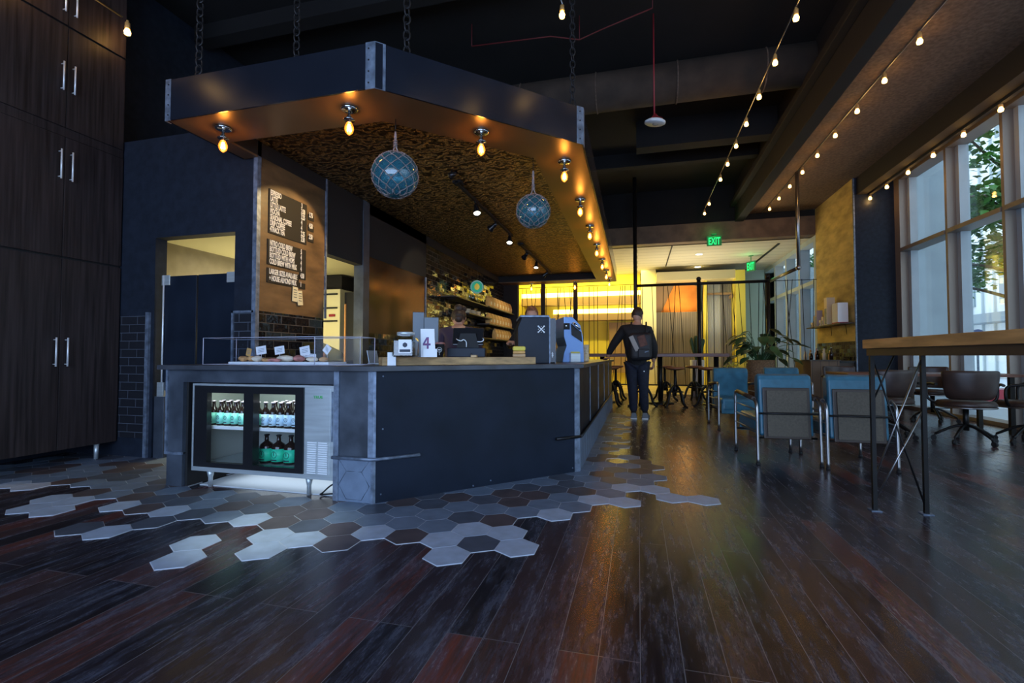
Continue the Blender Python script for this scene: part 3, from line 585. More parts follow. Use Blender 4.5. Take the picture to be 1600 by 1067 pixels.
# ------------------------------------------------------------------ café doors in the left doorway
for i, (x0, x1) in enumerate([(-4.57, -4.155), (-4.135, -3.69)]):
    o = thing('cafe_door', ['left', 'right'][i] + ' dark half-height swing leaf in kitchen doorway', 'door', (x0, 3.74, 0.66), 0, 'swing doors of the kitchen doorway')
    m = MB(); m.bx(x0, x1, 3.725, 3.75, 0.66, 1.79); m.build('leaf', m_steel_d, o, 0.004)
    hx = x0 + 0.045 if i == 0 else x1 - 0.045
    m = MB(); m.bx(hx - 0.05, hx + 0.05, 3.712, 3.725, 1.70, 1.80); m.build('hinge_plate', m_stain, o, 0.004)
    if i == 0:
        m = MB(); m.cyl((-4.55, 3.715, 0.66), (-4.55, 3.715, 1.80), 0.008); m.build('hinge_rod', m_handle, o)
        m = MB(); m.bx(-4.60, -4.52, 3.705, 3.725, 0.60, 0.74); m.build('hinge_plate', m_stain, o, 0.003)
o = thing('door_post', 'short dark post below the hinge of the swing door', 'post', (-4.60, 3.72, 0))
m = MB(); m.bx(-4.655, -4.50, 3.70, 3.78, 0, 0.60); m.build('post_body', m_steel, o, 0.004)
o = thing('bin_bag', 'orange and dark bundle on kitchen floor behind the post', 'bag', (-4.35, 4.15, 0))
m = MB(); m.sph((-4.35, 4.15, 0.20), 0.13, (1, 1, 1.5)); m.build('bundle', m_orange, o); m = MB(); m.sph((-4.33, 4.12, 0.46), 0.07); m.build('knot', m_brownfr, o)
# kitchen fridge seen through the second doorway
o = thing('kitchen_freezer', 'cream upright freezer with vent slots seen through narrow doorway', 'freezer', (-4.75, 6.6, 0))
m = MB(); m.bx(-5.03, -4.38, 6.38, 6.95, 0.05, 2.02); m.build('body', m_cream, o, 0.01)
for z in (1.52, 1.93, 1.72):
    m = MB(); m.bx(-5.0, -4.42, 6.365, 6.38, z, z + 0.025); m.build('vent_slot', m_black, o)
m = MB(); m.bx(-4.56, -4.46, 6.36, 6.38, 1.60, 1.635); m.build('control_panel', m_red, o)
o = thing('kitchen_duct', 'dark square duct above the cream freezer', 'duct', (-4.7, 6.6, 2.03))
m = MB(); m.bx(-5.03, -4.40, 6.45, 6.9, 2.03, 2.24); m.build('duct_body', m_header, o)
# small block on top of the navy wall
o = thing('junction_box', 'small pale wooden block on top of the navy wall beside the canopy', 'block', (-4.02, 3.74, 3.18))
m = MB(); m.bx(-4.07, -3.93, 3.70, 3.79, 3.18, 3.29); m.build('block_body', m_beam, o, 0.004)

# ------------------------------------------------------------------ canopy
OUT = [(-3.56, 2.90), (-1.735, 2.90), (-0.45, 4.15), (-0.50, 12.08), (-3.395, 12.08), (-3.395, 3.66), (-3.56, 3.66)]
INN = [(-3.395, 3.34), (-1.92, 3.34), (-0.92, 4.33), (-0.96, 11.62), (-3.395, 11.62)]
can = thing('suspended_canopy', 'dark steel canopy with bronze underside and tin ceiling hung above coffee counter', 'canopy', (-2, 6, 2.84))
m = MB(); fas = [(-3.56, 3.66), (-3.56, 2.90), (-1.735, 2.90), (-0.45, 4.15), (-0.50, 12.08), (-3.395, 12.08)]
for a, b in zip(fas, fas[1:]):
    m._new([(a[0], a[1], 2.84), (b[0], b[1], 2.84), (b[0], b[1], 3.16), (a[0], a[1], 3.16)], [(0, 1, 2, 3)])
f = m.build('fascia', m_fascia, can); sm = f.modifiers.new('solid', 'SOLIDIFY'); sm.thickness = 0.012; sm.offset = 0
m = MB()  # underside ring
strips = [[(-3.55, 2.91), (-1.74, 2.91), (-1.92, 3.34), (-3.55, 3.34)], [(-1.74, 2.91), (-0.46, 4.155), (-0.92, 4.33), (-1.92, 3.34)],
          [(-0.46, 4.155), (-0.51, 12.07), (-0.96, 11.62), (-0.92, 4.33)], [(-0.51, 12.07), (-3.395, 12.07), (-3.395, 11.62), (-0.96, 11.62)], [(-3.55, 3.34), (-3.395, 3.34), (-3.395, 3.66), (-3.55, 3.66)]]
for st in strips: m.prism(st, 2.842, 2.86)
m.build('underside', m_soffit, can)
m = MB()
for a, b in zip(INN, INN[1:] + INN[:1]):
    m._new([(a[0], a[1], 2.86), (b[0], b[1], 2.86), (b[0], b[1], 3.02), (a[0], a[1], 3.02)], [(0, 1, 2, 3)])
m.build('inner_rim', m_header, can)
m = MB(); m.prism(INN, 3.0, 3.03); m.build('tin_ceiling', m_tin, can)
m = MB(); m.prism(OUT[:4] + [(-0.50, 12.08), (-3.395, 12.08), (-3.395, 3.66), (-3.56, 3.66)], 3.10, 3.13); m.build('top_deck', m_black, can)
for i, (c, dx) in enumerate([((-1.735, 2.90), 0), ((-0.45, 4.15), 0), ((-3.56, 2.90), 0)]):
    m = MB()
    x, y = c
    if i == 0: m.prism([(x - 0.07, y - 0.008), (x, y - 0.008), (x + 0.055, y + 0.045), (x + 0.05, y + 0.052), (x, y), (x - .07, y)], 2.836, 3.165)
    elif i == 1: m.prism([(x - 0.045, y - 0.055), (x + 0.008, y - 0.004), (x + 0.008, y + 0.06), (x, y + .06), (x, y), (x - .05, y - .045)], 2.836, 3.165)
    else: m.prism([(x - .008, y - .008), (x + .045, y - .008), (x + .045, y), (x, y), (x, y + .04), (x - .008, y + .04)], 2.836, 3.165)
    cn = m.build('corner_angle', m_edge, can)
    for z in (2.88, 2.96, 3.04, 3.12):
        m = MB(); m.sph((x + (-0.045 if i == 0 else (0.025 if i == 2 else -0.02)), y - (0.010 if i != 1 else 0.035), z), 0.006, u=8, v=6); m.build('rivet', m_header, cn)

def chain(x, y, z0, z1, label):
    o = thing('chain', label, 'chain', (x, y, z0), 0, 'chains holding up the canopy'); m = MB(); z = z0; k = 0
    while z < z1:
        L, w, r = 0.075, 0.022, 0.0065; pts = []
        for q in range(14):
            a = 2 * PI * q / 14; u = w * math.cos(a); v = (L / 2) * math.sin(a)
            pts.append((x + (u if k % 2 else 0.3 * u), y + (0.3 * u if k % 2 else u), z + v))
        m.tube(pts, r, 6, closed=True); z += L - 0.016; k += 1
    m.build('links', m_chainmat, o)
m_chainmat = M('dull_steel_chain', (0.035, 0.033, 0.036), 0.5, 0.7)
chain(-3.42, 3.05, 3.14, 5.4, 'heavy dark chain rising from left end of canopy')
chain(-1.60, 3.10, 3.14, 5.4, 'heavy dark chain rising beside the front corner of canopy')
chain(-0.56, 4.32, 3.14, 5.4, 'heavy dark chain rising from the right corner of canopy')
chain(-2.70, 3.30, 3.14, 5.4, 'dark chain rising behind the middle of canopy front')

# bulbs
proto = thing('ceiling_bulb', 'x', 'light bulb', (0, 0, 0), 0, 'bare amber bulbs under the canopy')
m = MB(); m.lathe([(0.062, 0), (0.062, -0.012), (0.05, -0.018), (0.018, -0.022)]); bp = m.build('base_plate', m_chrome, proto)
m = MB(); m.lathe([(0.011, -0.02), (0.011, -0.055), (0.020, -0.062), (0.020, -0.075), (0.042, -0.085), (0.042, -0.089), (0.017, -0.092), (0.017, -0.11)]); m.build('socket', m_chrome, proto)
m = MB(); m.lathe([(0.013, -0.098), (0.020, -0.112), (0.031, -0.135), (0.034, -0.155), (0.027, -0.180), (0.012, -0.196), (0.003, -0.202)]); bl = m.build('bulb', m_bulbgl, proto, smooth=True)
m = MB()
for k in range(5):
    a = 2 * PI * k / 5; m.tube([(0.007 * math.cos(a), 0.007 * math.sin(a), -0.120), (0.015 * math.cos(a + .5), 0.015 * math.sin(a + .5), -0.172)], 0.0032, 5)
m.sph((0, 0, -0.150), 0.012, (1, 1, 1.8), 10, 8)
m.build('filament', m_fil, bl)
spots = [(-3.226, 3.107, 'at left end of the canopy front'), (-2.066, 3.10, 'left of the canopy front corner'), (-1.232, 3.70, 'under the angled canopy edge'), (-0.66, 4.467, 'nearest along the right canopy edge')]
for k, y in enumerate([5.625, 6.80, 7.98, 9.23, 10.45, 11.55]): spots.append((-0.645, y, '%s along the right canopy edge' % ORD[k + 1]))
spots += [(-1.50, 11.85, 'right one under the far canopy edge'), (-2.60, 11.85, 'left one under the far canopy edge')]
for i, (x, y, w) in enumerate(spots):
    lb = 'lit amber filament bulb on chrome mount, ' + w
    if i == 0: proto.location = (x, y, 2.842); proto['label'] = lb
    else: dup(proto, (x, y, 2.842), label=lb)
    lamp('bulb_glow', 'POINT', (x, y, 2.842 - 0.140), 3.2, AMB, 0.03)

# tracks and spot heads
tracks = [((-1.98, 5.06), (-1.98, 7.56), 'nearer'), ((-2.0, 8.2), (-2.0, 11.3), 'farther')]
for (x, y0), (_, y1), w in tracks:
    o = thing('track_rail', w + ' black lighting track on the tin ceiling', 'track', (x, y0, 2.98), 0, 'lighting tracks')
    m = MB(); m.bx(x - .018, x + .018, y0, y1, 2.955, 2.985); m.build('rail', m_black, o)
    m = MB(); m.bx(x - .05, x + .05, y0 + 0.0, y0 + 0.12, 2.97, 2.999); m.build('feed_box', m_black, o)
heads = [(-1.98, 5.75, (0.25, -0.4, -1), True), (-1.98, 6.6, (-.9, .3, -.6), False), (-1.98, 7.4, (.1, -.5, -1), True), (-2.0, 8.7, (-.7, .75, -.5), False), (-2.0, 9.6, (0, -.4, -1), True), (-2.0, 10.8, (-.75, .15, -.5), False)]
for i, (x, y, d, lit) in enumerate(heads):
    d = Vector(d).normalized(); q = d.to_track_quat('Z', 'Y').to_matrix(); p = Vector((x, y, 2.90))
    o = thing('track_spotlight', '%s black track spotlight from the near end%s' % (ORD[i], ', its lens lit white' if lit else ', turned aside'), 'spotlight', (x, y, 2.96), 0, 'spotlights on the canopy tracks')
    m = MB(); m.cyl((x, y, 2.96), (x, y, 2.88), 0.012); m.box((x, y, 2.95), (0.03, 0.09, 0.02)); m.build('stem', m_black, o)
    m = MB(); m.lathe([(0.025, -0.03), (0.03, 0.0), (0.034, 0.05), (0.055, 0.10), (0.055, 0.115), (0.048, 0.115), (0.045, 0.098), (0.02, 0.06)], p, 18, q); hd = m.build('lamp_head', m_blackgl, o)
    if True:
        m = MB(); m.lathe([(0.043, 0.098), (0.043, 0.103)], p, 18, q); m.build('lens', EM('spot_lens', (1, 0.9, 0.7), 6) if 'spot_lens' not in bpy.data.materials else bpy.data.materials['spot_lens'], hd)
        e = p + d * 0.14; lamp('spot_beam', 'SPOT', e, 18 if lit else 28, (1.0, 0.83, 0.55), 0.03, aim=e + d, spot=60)
lamp('menu_spot', 'SPOT', (-1.97, 4.75, 2.92), 125, (1.0, 0.66, 0.27), 0.02, aim=(-3.4, 4.08, 2.02), spot=44, blend=0.25)
o = thing('track_spotlight', 'small dark spotlight near the tin ceiling aimed at the menu wall', 'spotlight', (-1.95, 4.77, 3.0), 0, 'spotlights on the canopy tracks')
m = MB(); m.cyl((-1.93, 4.79, 3.0), (-1.93, 4.79, 2.95), 0.01); m.build('stem', m_black, o)
d = (Vector((-3.4, 4.08, 2.02)) - Vector((-1.95, 4.77, 2.93))).normalized()
m = MB(); m.lathe([(0.02, -0.10), (0.03, -0.06), (0.035, 0.0), (0.032, 0.0), (0.02, -0.05)], Vector((-1.95, 4.77, 2.93)), 16, d.to_track_quat('Z', 'Y').to_matrix()); m.build('lamp_head', m_blackgl, o)

# glass fishing floats
def fishing_float(x, y, zc, R, z_top, label):
    o = thing('glass_float', label, 'glass float', (x, y, zc), 0, 'glass fishing floats hanging from the canopy')
    m = MB(); m.sph((x, y, zc), R, (1, 1, 0.97), 32, 20); m.build('glass_ball', m_float, o)
    m = MB(); n = 10; levels = 9
    def pt(k, l, half):
        th = PI * (0.10 + 0.82 * l / levels); ph = 2 * PI * (k + (0.5 if half else 0)) / n
        return Vector((x + R * 1.02 * math.sin(th) * math.cos(ph), y + R * 1.02 * math.sin(th) * math.sin(ph), zc + R * 0.99 * math.cos(th)))
    for l in range(levels):
        for k in range(n):
            a = pt(k, l, l % 2)
            for kk in ((k, k + 1) if l % 2 else (k - 1, k)):
                b = pt(kk, l + 1, (l + 1) % 2); mid = (a + b) / 2; c = Vector((x, y, zc)); mid = c + (mid - c).normalized() * R * 1.02
                m.tube([a, mid, b], 0.0033, 5)
            m.sph(a, 0.0075, (1, 1, 1), 6, 5)
    m.build('rope_net', m_rope, o)
    m = MB(); top = Vector((x, y, zc + R * 1.0)); prev = None
    for sgn in (-1, 1):
        m.tube(smooth_path([(x + sgn * .03, y, zc + R * .93), (x + sgn * 0.006, y, zc + R + .05), (x - sgn * .006, y, zc + R + .13), (x + sgn * .006, y, z_top - 0.05), (x, y, z_top)], 4), 0.006, 6)
    for k in range(4): m.torus((x, y, zc + R + .05 + k * .014), 0.013, 0.005, seg=10, rs=5)
    m.build('hanging_rope', m_rope, o)
    m = MB(); m.cyl((x, y, z_top), (x, y, 2.841), 0.003, seg=6); m.build('hook_wire', m_blackmet, o)
fishing_float(-1.81, 3.33, 2.40, 0.175, 2.74, 'larger blue glass float in rope net near canopy corner')
fishing_float(-0.93, 4.32, 2.34, 0.155, 2.72, 'smaller teal glass float in rope net beside right canopy edge')

# ------------------------------------------------------------------ menu board
mn = thing('menu_board', 'letterboard menu of white coffee names and prices on lit wood wall', 'menu', (-3.39, 4.1, 2.2))
def strip(y0, y1, z0, z1):
    m = MB(); m.bx(-3.40, -3.392, y0, y1, z0, z1); m.build('letter_strip', m_board, mn)
def row(z, txt, p1=None, p2=None, h=0.050):
    text(txt, (-3.391, 3.815, z), h * 1.45, R_WALLX, m_letter, mn, sx=0.47, bold=0.0022)
    if p1: text(p1, (-3.391, 4.25, z), h * 1.45, R_WALLX, m_letter, mn, sx=0.47, bold=0.0022)
    if p2: text(p2, (-3.391, 4.375, z), h * 1.45, R_WALLX, m_letter, mn, sx=0.47, bold=0.0022)
strip(3.80, 4.34, 2.175, 2.60)
for z in (2.455, 2.338, 2.222): strip(4.365, 4.455, z, z + 0.06)
rows = [('ESPRESSO', '3', None), ('LATTE', '3.50', '3.75'), ('LITTLE LATTE', '3.25', None), ('MOCHA', '4', '4.50'), ('SEASONAL COFFEE', '4', None), ('DRIP COFFEE', '2.25', '2.50'), ('4TRACK TEA', '3.50', None)]
for i, (t, a, b) in enumerate(rows): row(2.545 - i * 0.0585, t, a, b)
strip(3.79, 4.335, 1.872, 2.115); strip(4.24, 4.335, 1.80, 1.872)
for i, (t, a) in enumerate([('NITRO COLD BREW', '5'), ('BOTTLED COLD BREW', '4'), ('BOTTLED WITH HOPS', '4'), ('COLD BREW WITH MILK', '4')]): row(2.060 - i * 0.0590, t, a)
text('4.50', (-3.391, 4.25, 1.812), 0.070, R_WALLX, m_letter, mn, sx=0.47, bold=0.0022)
strip(3.79, 4.23, 1.70, 1.84); strip(4.23, 4.33, 1.70, 1.76)
row(1.785, 'LARGER SIZES AVAILABLE'); row(1.722, '+ HOUSE ALMOND MILK', '1')
nt = thing('taped_note', 'two small cream handwritten notes taped under the menu', 'note', (-3.39, 4.2, 1.62))
for k, (y, z, a) in enumerate([(4.17, 1.63, -.05), (4.24, 1.60, .12)]):
    m = MB(); m.box((0, 0, 0), (0.004, 0.075, 0.15)); T = Matrix.Translation((-3.388 + k * .004, y, z)) @ Matrix.Rotation(a, 4, 'X')
    for v in m.bm.verts: v.co = T @ v.co
    sh = m.build('sheet', M('cream_note', (0.85, 0.74, 0.45), 0.7) if k == 0 else bpy.data.materials['cream_note'], nt)
    m = MB()
    for q in range(4): m.box((-3.384 + k * .004, y, z + 0.045 - q * 0.025), (0.001, 0.045, 0.005))
    m.build('writing', m_navyprint, sh)

# ------------------------------------------------------------------ service counter
ct = thing('service_counter', 'dark steel clad coffee counter with angled front corner', 'counter', (-1.7, 4, 0))
A, B = Vector((-1.735, 2.925)), Vector((-0.50, 4.195))
dirAB = (B - A).normalized(); nAB = Vector((dirAB.y, -dirAB.x))
def offp(p, t, n): q = p + dirAB * t + nAB * n; return (q.x, q.y)
YE = 9.6
m = MB(); m.prism([(-3.58, 2.88), (-1.715, 2.88), (-0.455, 4.175), (-0.455, YE + .03), (-1.15, YE + .03), (-1.15, 4.55), (-1.98, 3.70), (-3.58, 3.66)], 0.895, 0.93); m.build('worktop', M('dark_worktop', (0.065, 0.070, 0.085), 0.38, 0.25, var=0.3, scale=5, rvar=.06), ct, 0.003)
# angled panel
P0, P1 = A + dirAB * 0.0, B
m = MB(); m.prism([(A.x, A.y), (B.x, B.y), offp(B, 0, -0.03), offp(A, 0.02, -0.03)], 0.0, 0.895); m.build('angled_panel', m_steel_d, ct)
m = MB(); m.prism([(B.x, B.y), (B.x, YE), (B.x - 0.03, YE), (B.x - 0.03, B.y)], 0.30, 0.895); m.build('side_panel', m_steel_d, ct)
for yy in (5.2, 6.3, 7.4, 8.5):
    m = MB(); m.bx(B.x, B.x + 0.006, yy - .012, yy + .012, 0.30, 0.89); m.build('seam_strip', m_edge, ct)
m = MB(); m.bx(B.x - .03, B.x + 0.01, B.y, YE, 0.0, 0.29); m.build('side_kickboard', m_hex[1], ct)
m = MB()
for k in range(26):
    y = B.y + 0.1 + k * 0.21; m.bx(B.x + .01, B.x + 0.0115, y, y + 0.004, 0.01, 0.285)
m.build('kickboard_grout', m_edge, ct)
m = MB(); m.tube([(B.x + .02, B.y, 0.305), (B.x + .02, YE, 0.305)], 0.014, 8); m.build('foot_rail', m_blackmet, ct)
# corner post (front face) with tile base
m = MB(); m.bx(-2.03, -1.735, 2.93, 2.97, 0.30, 0.895); m.build('corner_panel', m_steel, ct)
m = MB(); m.bx(-2.03, -1.738, 2.925, 2.97, 0.0, 0.295); m.build('corner_base', m_hex[1], ct)
m = MB(); cx, cz = -1.885, 0.115; hp = [(cx + 0.118 * math.cos(k * PI / 3), cz + 0.118 * 0.93 * math.sin(k * PI / 3)) for k in range(6)]
for a, b in zip(hp, hp[1:] + hp[:1]): m.tube([(a[0], 2.923, max(a[1], .004)), (b[0], 2.923, max(b[1], .004))], 0.0018, 4)
m.tube([(hp[1][0], 2.923, hp[1][1]), (-1.765, 2.923, 0.29)], 0.0018, 4); m.tube([(hp[2][0], 2.923, hp[2][1]), (-2.005, 2.923, 0.29)], 0.0018, 4)
m.build('tile_grout', m_edge, ct)
m = MB(); m.bx(-2.045, -2.005, 2.918, 2.94, 0, 0.90); m.prism([(-1.775, 2.915), (-1.735, 2.915), (-1.72, 2.925), (-1.735, 2.945), (-1.775, 2.93)], 0.30, 0.90)
m.prism([(-1.75, 2.915), (-1.735, 2.915), offp(A, .012, .004), offp(A, .012, -.01)], 0.0, 0.30)
m.build('corner_trim', m_edge, ct)
m = MB(); m.prism([offp(B, -0.05, 0.0), offp(B, -0.05, 0.006), (B.x + 0.006, B.y - 0.004), (B.x + 0.006, B.y + 0.04), (B.x, B.y + .04)], 0.0, 0.895); m.build('corner_trim', m_edge, ct)
# short pipe rails
m = MB(); m.tube([(-2.045, 2.905, 0.302), (-1.735, 2.905, 0.302), offp(A, 0.02, 0.02) + (0.302,), offp(A, 0.32, 0.02) + (0.302,)], 0.012, 10); m.build('rail_stub', m_edge, ct)
m = MB(); m.tube([offp(B, -0.26, 0.02) + (0.305,), offp(B, 0.0, 0.02) + (0.305,)], 0.012, 10); m.build('rail_stub', m_blackmet, ct)
# left bay: lintel, left post, side
m = MB(); m.bx(-3.375, -2.045, 2.93, 2.96, 0.80, 0.895); m.build('lintel', m_steel, ct)
m = MB(); m.bx(-3.53, -3.375, 2.93, 2.99, 0.26, 0.895); m.bx(-3.53, -3.38, 2.935, 2.99, 0.0, 0.25); m.build('left_post', m_steel, ct)
m = MB(); m.bx(-3.54, -3.37, 2.920, 2.935, 0.245, 0.265); m.bx(-3.535, -3.515, 2.918, 2.935, .265, .895); m.build('post_trim', m_edge, ct)
m = MB(); m.bx(-3.53, -3.50, 2.97, 3.66, 0, 0.895); m.build('left_side_panel', m_steel_d, ct)
m = MB(); m.bx(-3.375, -3.355, 2.96, 3.6, 0, 0.895); m.bx(-2.06, -2.04, 2.97, 3.6, 0, 0.895); m.bx(-3.375, -2.04, 3.60, 3.62, 0.0, 0.895); m.build('bay_lining', m_black, ct)
m = MB(); m.bx(-3.30, -2.05, 3.02, 3.59, 0.0, 0.006); m.build('bay_floor', M('lit_bay_floor', (0.62, 0.66, 0.70), 0.6), ct)  # pale board added; its whiteness stands for light falling under the fridge
lamp('under_fridge_glow', 'AREA', (-2.6, 3.30, 0.115), 1.5, (0.75, 0.88, 1.0), 1.1, 0.4, aim=(-2.6, 3.3, 0))
# screws
m = MB()
for t, z in ((.06, .86), (.06, .5), (.05, .06), (.9, .04), (1.7, .04), (.75, .02)): 
    p = offp(A, t, 0.002); m.sph((p[0], p[1], z), 0.006, u=8, v=6)
m.build('screw_heads', m_edge, ct)

# ------------------------------------------------------------------ undercounter display fridge
fx0, fx1, fy, fz0, fz1 = -3.30, -2.05, 2.945, 0.13, 0.79
fr = thing('display_fridge', 'stainless undercounter fridge with two glass sliding doors full of bottles', 'fridge', (-2.67, 3.2, 0))
gx = -2.30; X0, X1, Z0, Z1 = -3.27, gx, 0.165, 0.775
m = MB(); m.bx(fx0, X0, fy, 3.50, Z0, Z1); m.bx(fx0, fx1, fy, 3.50, Z1, fz1); m.bx(fx0, fx1, fy, 3.50, fz0, Z0); m.bx(gx, fx1, fy, 3.50, Z0, Z1); m.bx(X0, gx, 3.48, 3.50, Z0, Z1)
m.build('body', m_stain, fr)
m = MB(); m.bx(X0, gx, 3.47, 3.479, Z0, Z1); m.bx(X0 + .001, X0 + .006, fy + .06, 3.47, Z0, Z1); m.bx(gx - .006, gx - .001, fy + .06, 3.47, Z0, Z1); m.build('lining', M('fridge_lining', (0.48, 0.49, 0.45), 0.4, 0.3), fr)
GZ0, GZ1 = .20, .722
m = MB(); fy0, fy1 = fy - .012, fy + .03
m.bx(X0, X1, fy0, fy1, Z0, GZ0); m.bx(X0, X1, fy0, fy1, GZ1, Z1); m.bx(X0, -3.15, fy0, fy1, GZ0, GZ1); m.bx(-2.37, X1, fy0, fy1, GZ0, GZ1); m.bx(-2.815, -2.73, fy0, fy + .05, GZ0, GZ1)
m.build('door_frame', m_blackgl, fr)
for a, b in ((-3.15, -2.815), (-2.73, -2.37)):
    m = MB(); m.quad([(a, fy + .014, GZ0), (b, fy + .014, GZ0), (b, fy + .014, GZ1), (a, fy + .014, GZ1)]); m.build('glass_door', GLASS('fridge_glass', (0.97, 0.99, 0.99), 0.0) if 'fridge_glass' not in bpy.data.materials else bpy.data.materials['fridge_glass'], fr)
SH = 0.462
m = MB(); m.bx(X0 + .02, X1 - .02, fy + .072, 3.40, SH - .008, SH); m.build('shelf', m_stain, fr)
m = MB(); m.bx(X0 + .02, X1 - .02, fy + .060, fy + .070, SH - .022, SH + .002); m.build('shelf_edge', m_white, fr)
m = MB(); m.bx(X0 + .02, X1 - .02, 3.05, 3.46, Z0 + .012, Z0 + .018); m.build('bottom_shelf', m_stain, fr)
m = MB(); m.bx(gx + .012, -2.085, fy - .006, fy, Z0, Z1 - .01); m.build('side_panel', m_stain, fr, 0.002)
for k in range(2):
    for q in range(15):
        v = MB(); v.bx(-2.266 + k * .089, -2.193 + k * .092, fy - .013, fy - .006, .172 + q * .0152, .180 + q * .0152); v.build('vent_louver', m_white, fr)
m = MB(); m.bx(-2.078, -2.066, fy - .004, fy, .40, .75); m.build('pipe_cover', m_edge, fr)
text('TRUE', (-2.222, fy - .008, .70), .026, R_FRONT, M('badge_green', (0.10, 0.45, 0.15), 0.4), fr, 'badge', sx=1.2, bold=.001)
for x in (-3.18, -2.30):
    m = MB(); m.lathe([(0.028, fz0), (0.020, 0.085), (0.016, 0.07), (0.016, 0.0)], (x, fy + .06, 0), 14); m.build('leg', m_stain, fr)
for x in (-3.18, -2.30):
    m = MB(); m.lathe([(0.028, fz0), (0.020, 0.085), (0.016, 0.07), (0.016, 0.0)], (x, 3.45, 0), 14); m.build('leg', m_stain, fr)
lamp('fridge_light', 'AREA', (-2.80, 3.03, 0.755), 2.8, (0.80, 1.0, 0.92), 0.75, 0.05, aim=(-2.83, 3.25, 0.35))
o = tag(MB.build((lambda mm: (mm.tube(smooth_path([(-2.02, 3.05, .10), (-2.10, 3.0, .09), (-2.17, 2.98, .03), (-2.20, 3.0, .012), (-2.15, 3.02, .012), (-2.07, 3.01, .03), (-2.05, 3.03, .06)], 5), .006, 6), mm)[1])(MB()), 'power_cord', m_black), 'looped black power cord under right end of the fridge', 'cord')

def bottle(name, h, r, neck, label_mat, cap_mat, prof=None):
    t = thing(name, 'x', 'bottle')
    m = MB(); m.lathe([(r * .92, 0), (r, .01), (r, h * .58), (r * .85, h * .66), (neck, h * .76), (neck * .85, h * .93), (neck, h * .955), (neck, h * .97)], seg=16); m.build('glass_body', m_amberbottle, t, smooth=False)
    m = MB(); m.lathe([(r + .0012, h * .08), (r + .0012, h * .52)], seg=16); lb = m.build('label', label_mat, t)
    m = MB(); m.torus((0, -r - .001, h * .33), r * .42, .0016, 'Y', 14, 4, (1, 1.1)); m.box((0, -r - .001, h * .36), (r * .10, .002, h * .12)); m.box((0, -r - .001, h * .14), (r * .9, .002, h * .035)); m.build('label_print', m_navyprint, lb)
    m = MB(); m.lathe([(neck * 1.25, h * .955), (neck * 1.25, h * .99), (neck * .9, h)], seg=12); m.build('cap', cap_mat, t)
    return t
bm_ = bottle('beer_bottle', 0.190, 0.0305, 0.0130, m_mint, m_pinkcap); bp_ = bottle('beer_bottle', 0.190, 0.0305, 0.0130, m_palelabel, m_pinkcap); gr_ = bottle('growler', 0.215, 0.052, 0.016, m_green, m_black)
LB = [(-3.217 + k * .0685) for k in range(5)]; RB = [(-2.80 + k * .0675) for k in range(6)]
first = {}
def put(p, loc, label, group):
    if p.name not in first: first[p.name] = 1; p.location = loc; p['label'] = label; p['group'] = group; return p
    return dup(p, loc, label=label, group=group)
for k, x in enumerate(LB): put(bm_, (x, 3.06, SH), '%s mint-labelled small bottle from left behind the left fridge door' % ORD[k], 'mint bottles on the fridge shelf')
put(bm_, (RB[0], 3.06, SH), 'mint-labelled small bottle leftmost behind the right fridge door', 'mint bottles on the fridge shelf')
for k, x in enumerate(RB[1:]): put(bp_, (x, 3.06, SH), '%s pale-blue-labelled small bottle from left in the front shelf row' % ORD[k], 'pale blue bottles on the fridge shelf')
for k, x in enumerate(RB[1:]): put(bp_, (x + .02, 3.14, SH), '%s small bottle from left in the second row behind right fridge door' % ORD[k], 'second row of bottles on the fridge shelf')
for k, x in enumerate(RB[2:]): put(bp_, (x - .01, 3.22, SH), '%s small bottle from left in the rear row behind right fridge door' % ORD[k], 'rear row of bottles on the fridge shelf')
for k, x in enumerate(LB): put(bm_, (x + .015, 3.14, SH), '%s small bottle from left in the second row behind left fridge door' % ORD[k], 'second row behind the left fridge door')
for k, x in enumerate([-2.772, -2.662, -2.552]): put(gr_, (x, 3.12, Z0 + .018), ['left', 'middle', 'right'][k] + ' big green-labelled growler on the fridge bottom', 'growlers on the fridge bottom')

# ------------------------------------------------------------------ pastry case
pc = thing('pastry_case', 'clear acrylic pastry case standing on left of the counter', 'display case', (-2.6, 3.2, 0.93))
cx0, cx1, cy0, cy1, cz0, cz1 = -3.29, -1.98, 3.02, 3.34, 0.932, 1.140
CF = [(cx0, cy0), (-2.28, cy0), (cx1, cy0 + .12), (cx1, cy1), (cx0, cy1)]
for a, b in zip(CF, CF[1:] + CF[:1]):
    m = MB(); m._new([(a[0], a[1], cz0), (b[0], b[1], cz0), (b[0], b[1], cz1), (a[0], a[1], cz1)], [(0, 1, 2, 3)]); m.build('acrylic_panel', m_acryl, pc)
m = MB(); m._new([(p[0], p[1], cz1) for p in CF], [(0, 1, 2, 3, 4)]); m.build('acrylic_top', m_acryl, pc)
m_acedge = M('acrylic_edge', (0.55, 0.55, 0.66), 0.3)
m = MB()
for a, b in zip(CF, CF[1:] + CF[:1]):
    m.tube([(a[0], a[1], cz1), (b[0], b[1], cz1)], .0025, 5); m.tube([(a[0], a[1], cz0 + .002), (b[0], b[1], cz0 + .002)], .003, 5); m.tube([(a[0], a[1], cz0), (a[0], a[1], cz1)], .003, 5)
m.build('acrylic_edges', m_acedge, pc)
tr = thing('pastry_tray', 'pale tray under the pastries inside acrylic case', 'tray', (-2.75, 3.17, .934))
m = MB(); m.bx(-3.10, -2.20, 3.07, 3.30, .934, .955); m.build('tray_base', m_white, tr, .004)
rr = random.Random(4)
def lump(x, y, z, r, sc, mat, name, label, cat='pastry', group='pastries in the case', bumps=0.25):
    m = MB(); m.sph((x, y, z), r, sc, 18, 10)
    for v in m.bm.verts:
        n_ = noise.noise(v.co * 30); v.co += (v.co - Vector((x, y, z))) * bumps * n_
    return tag(m.build(name, mat), label, cat, group)
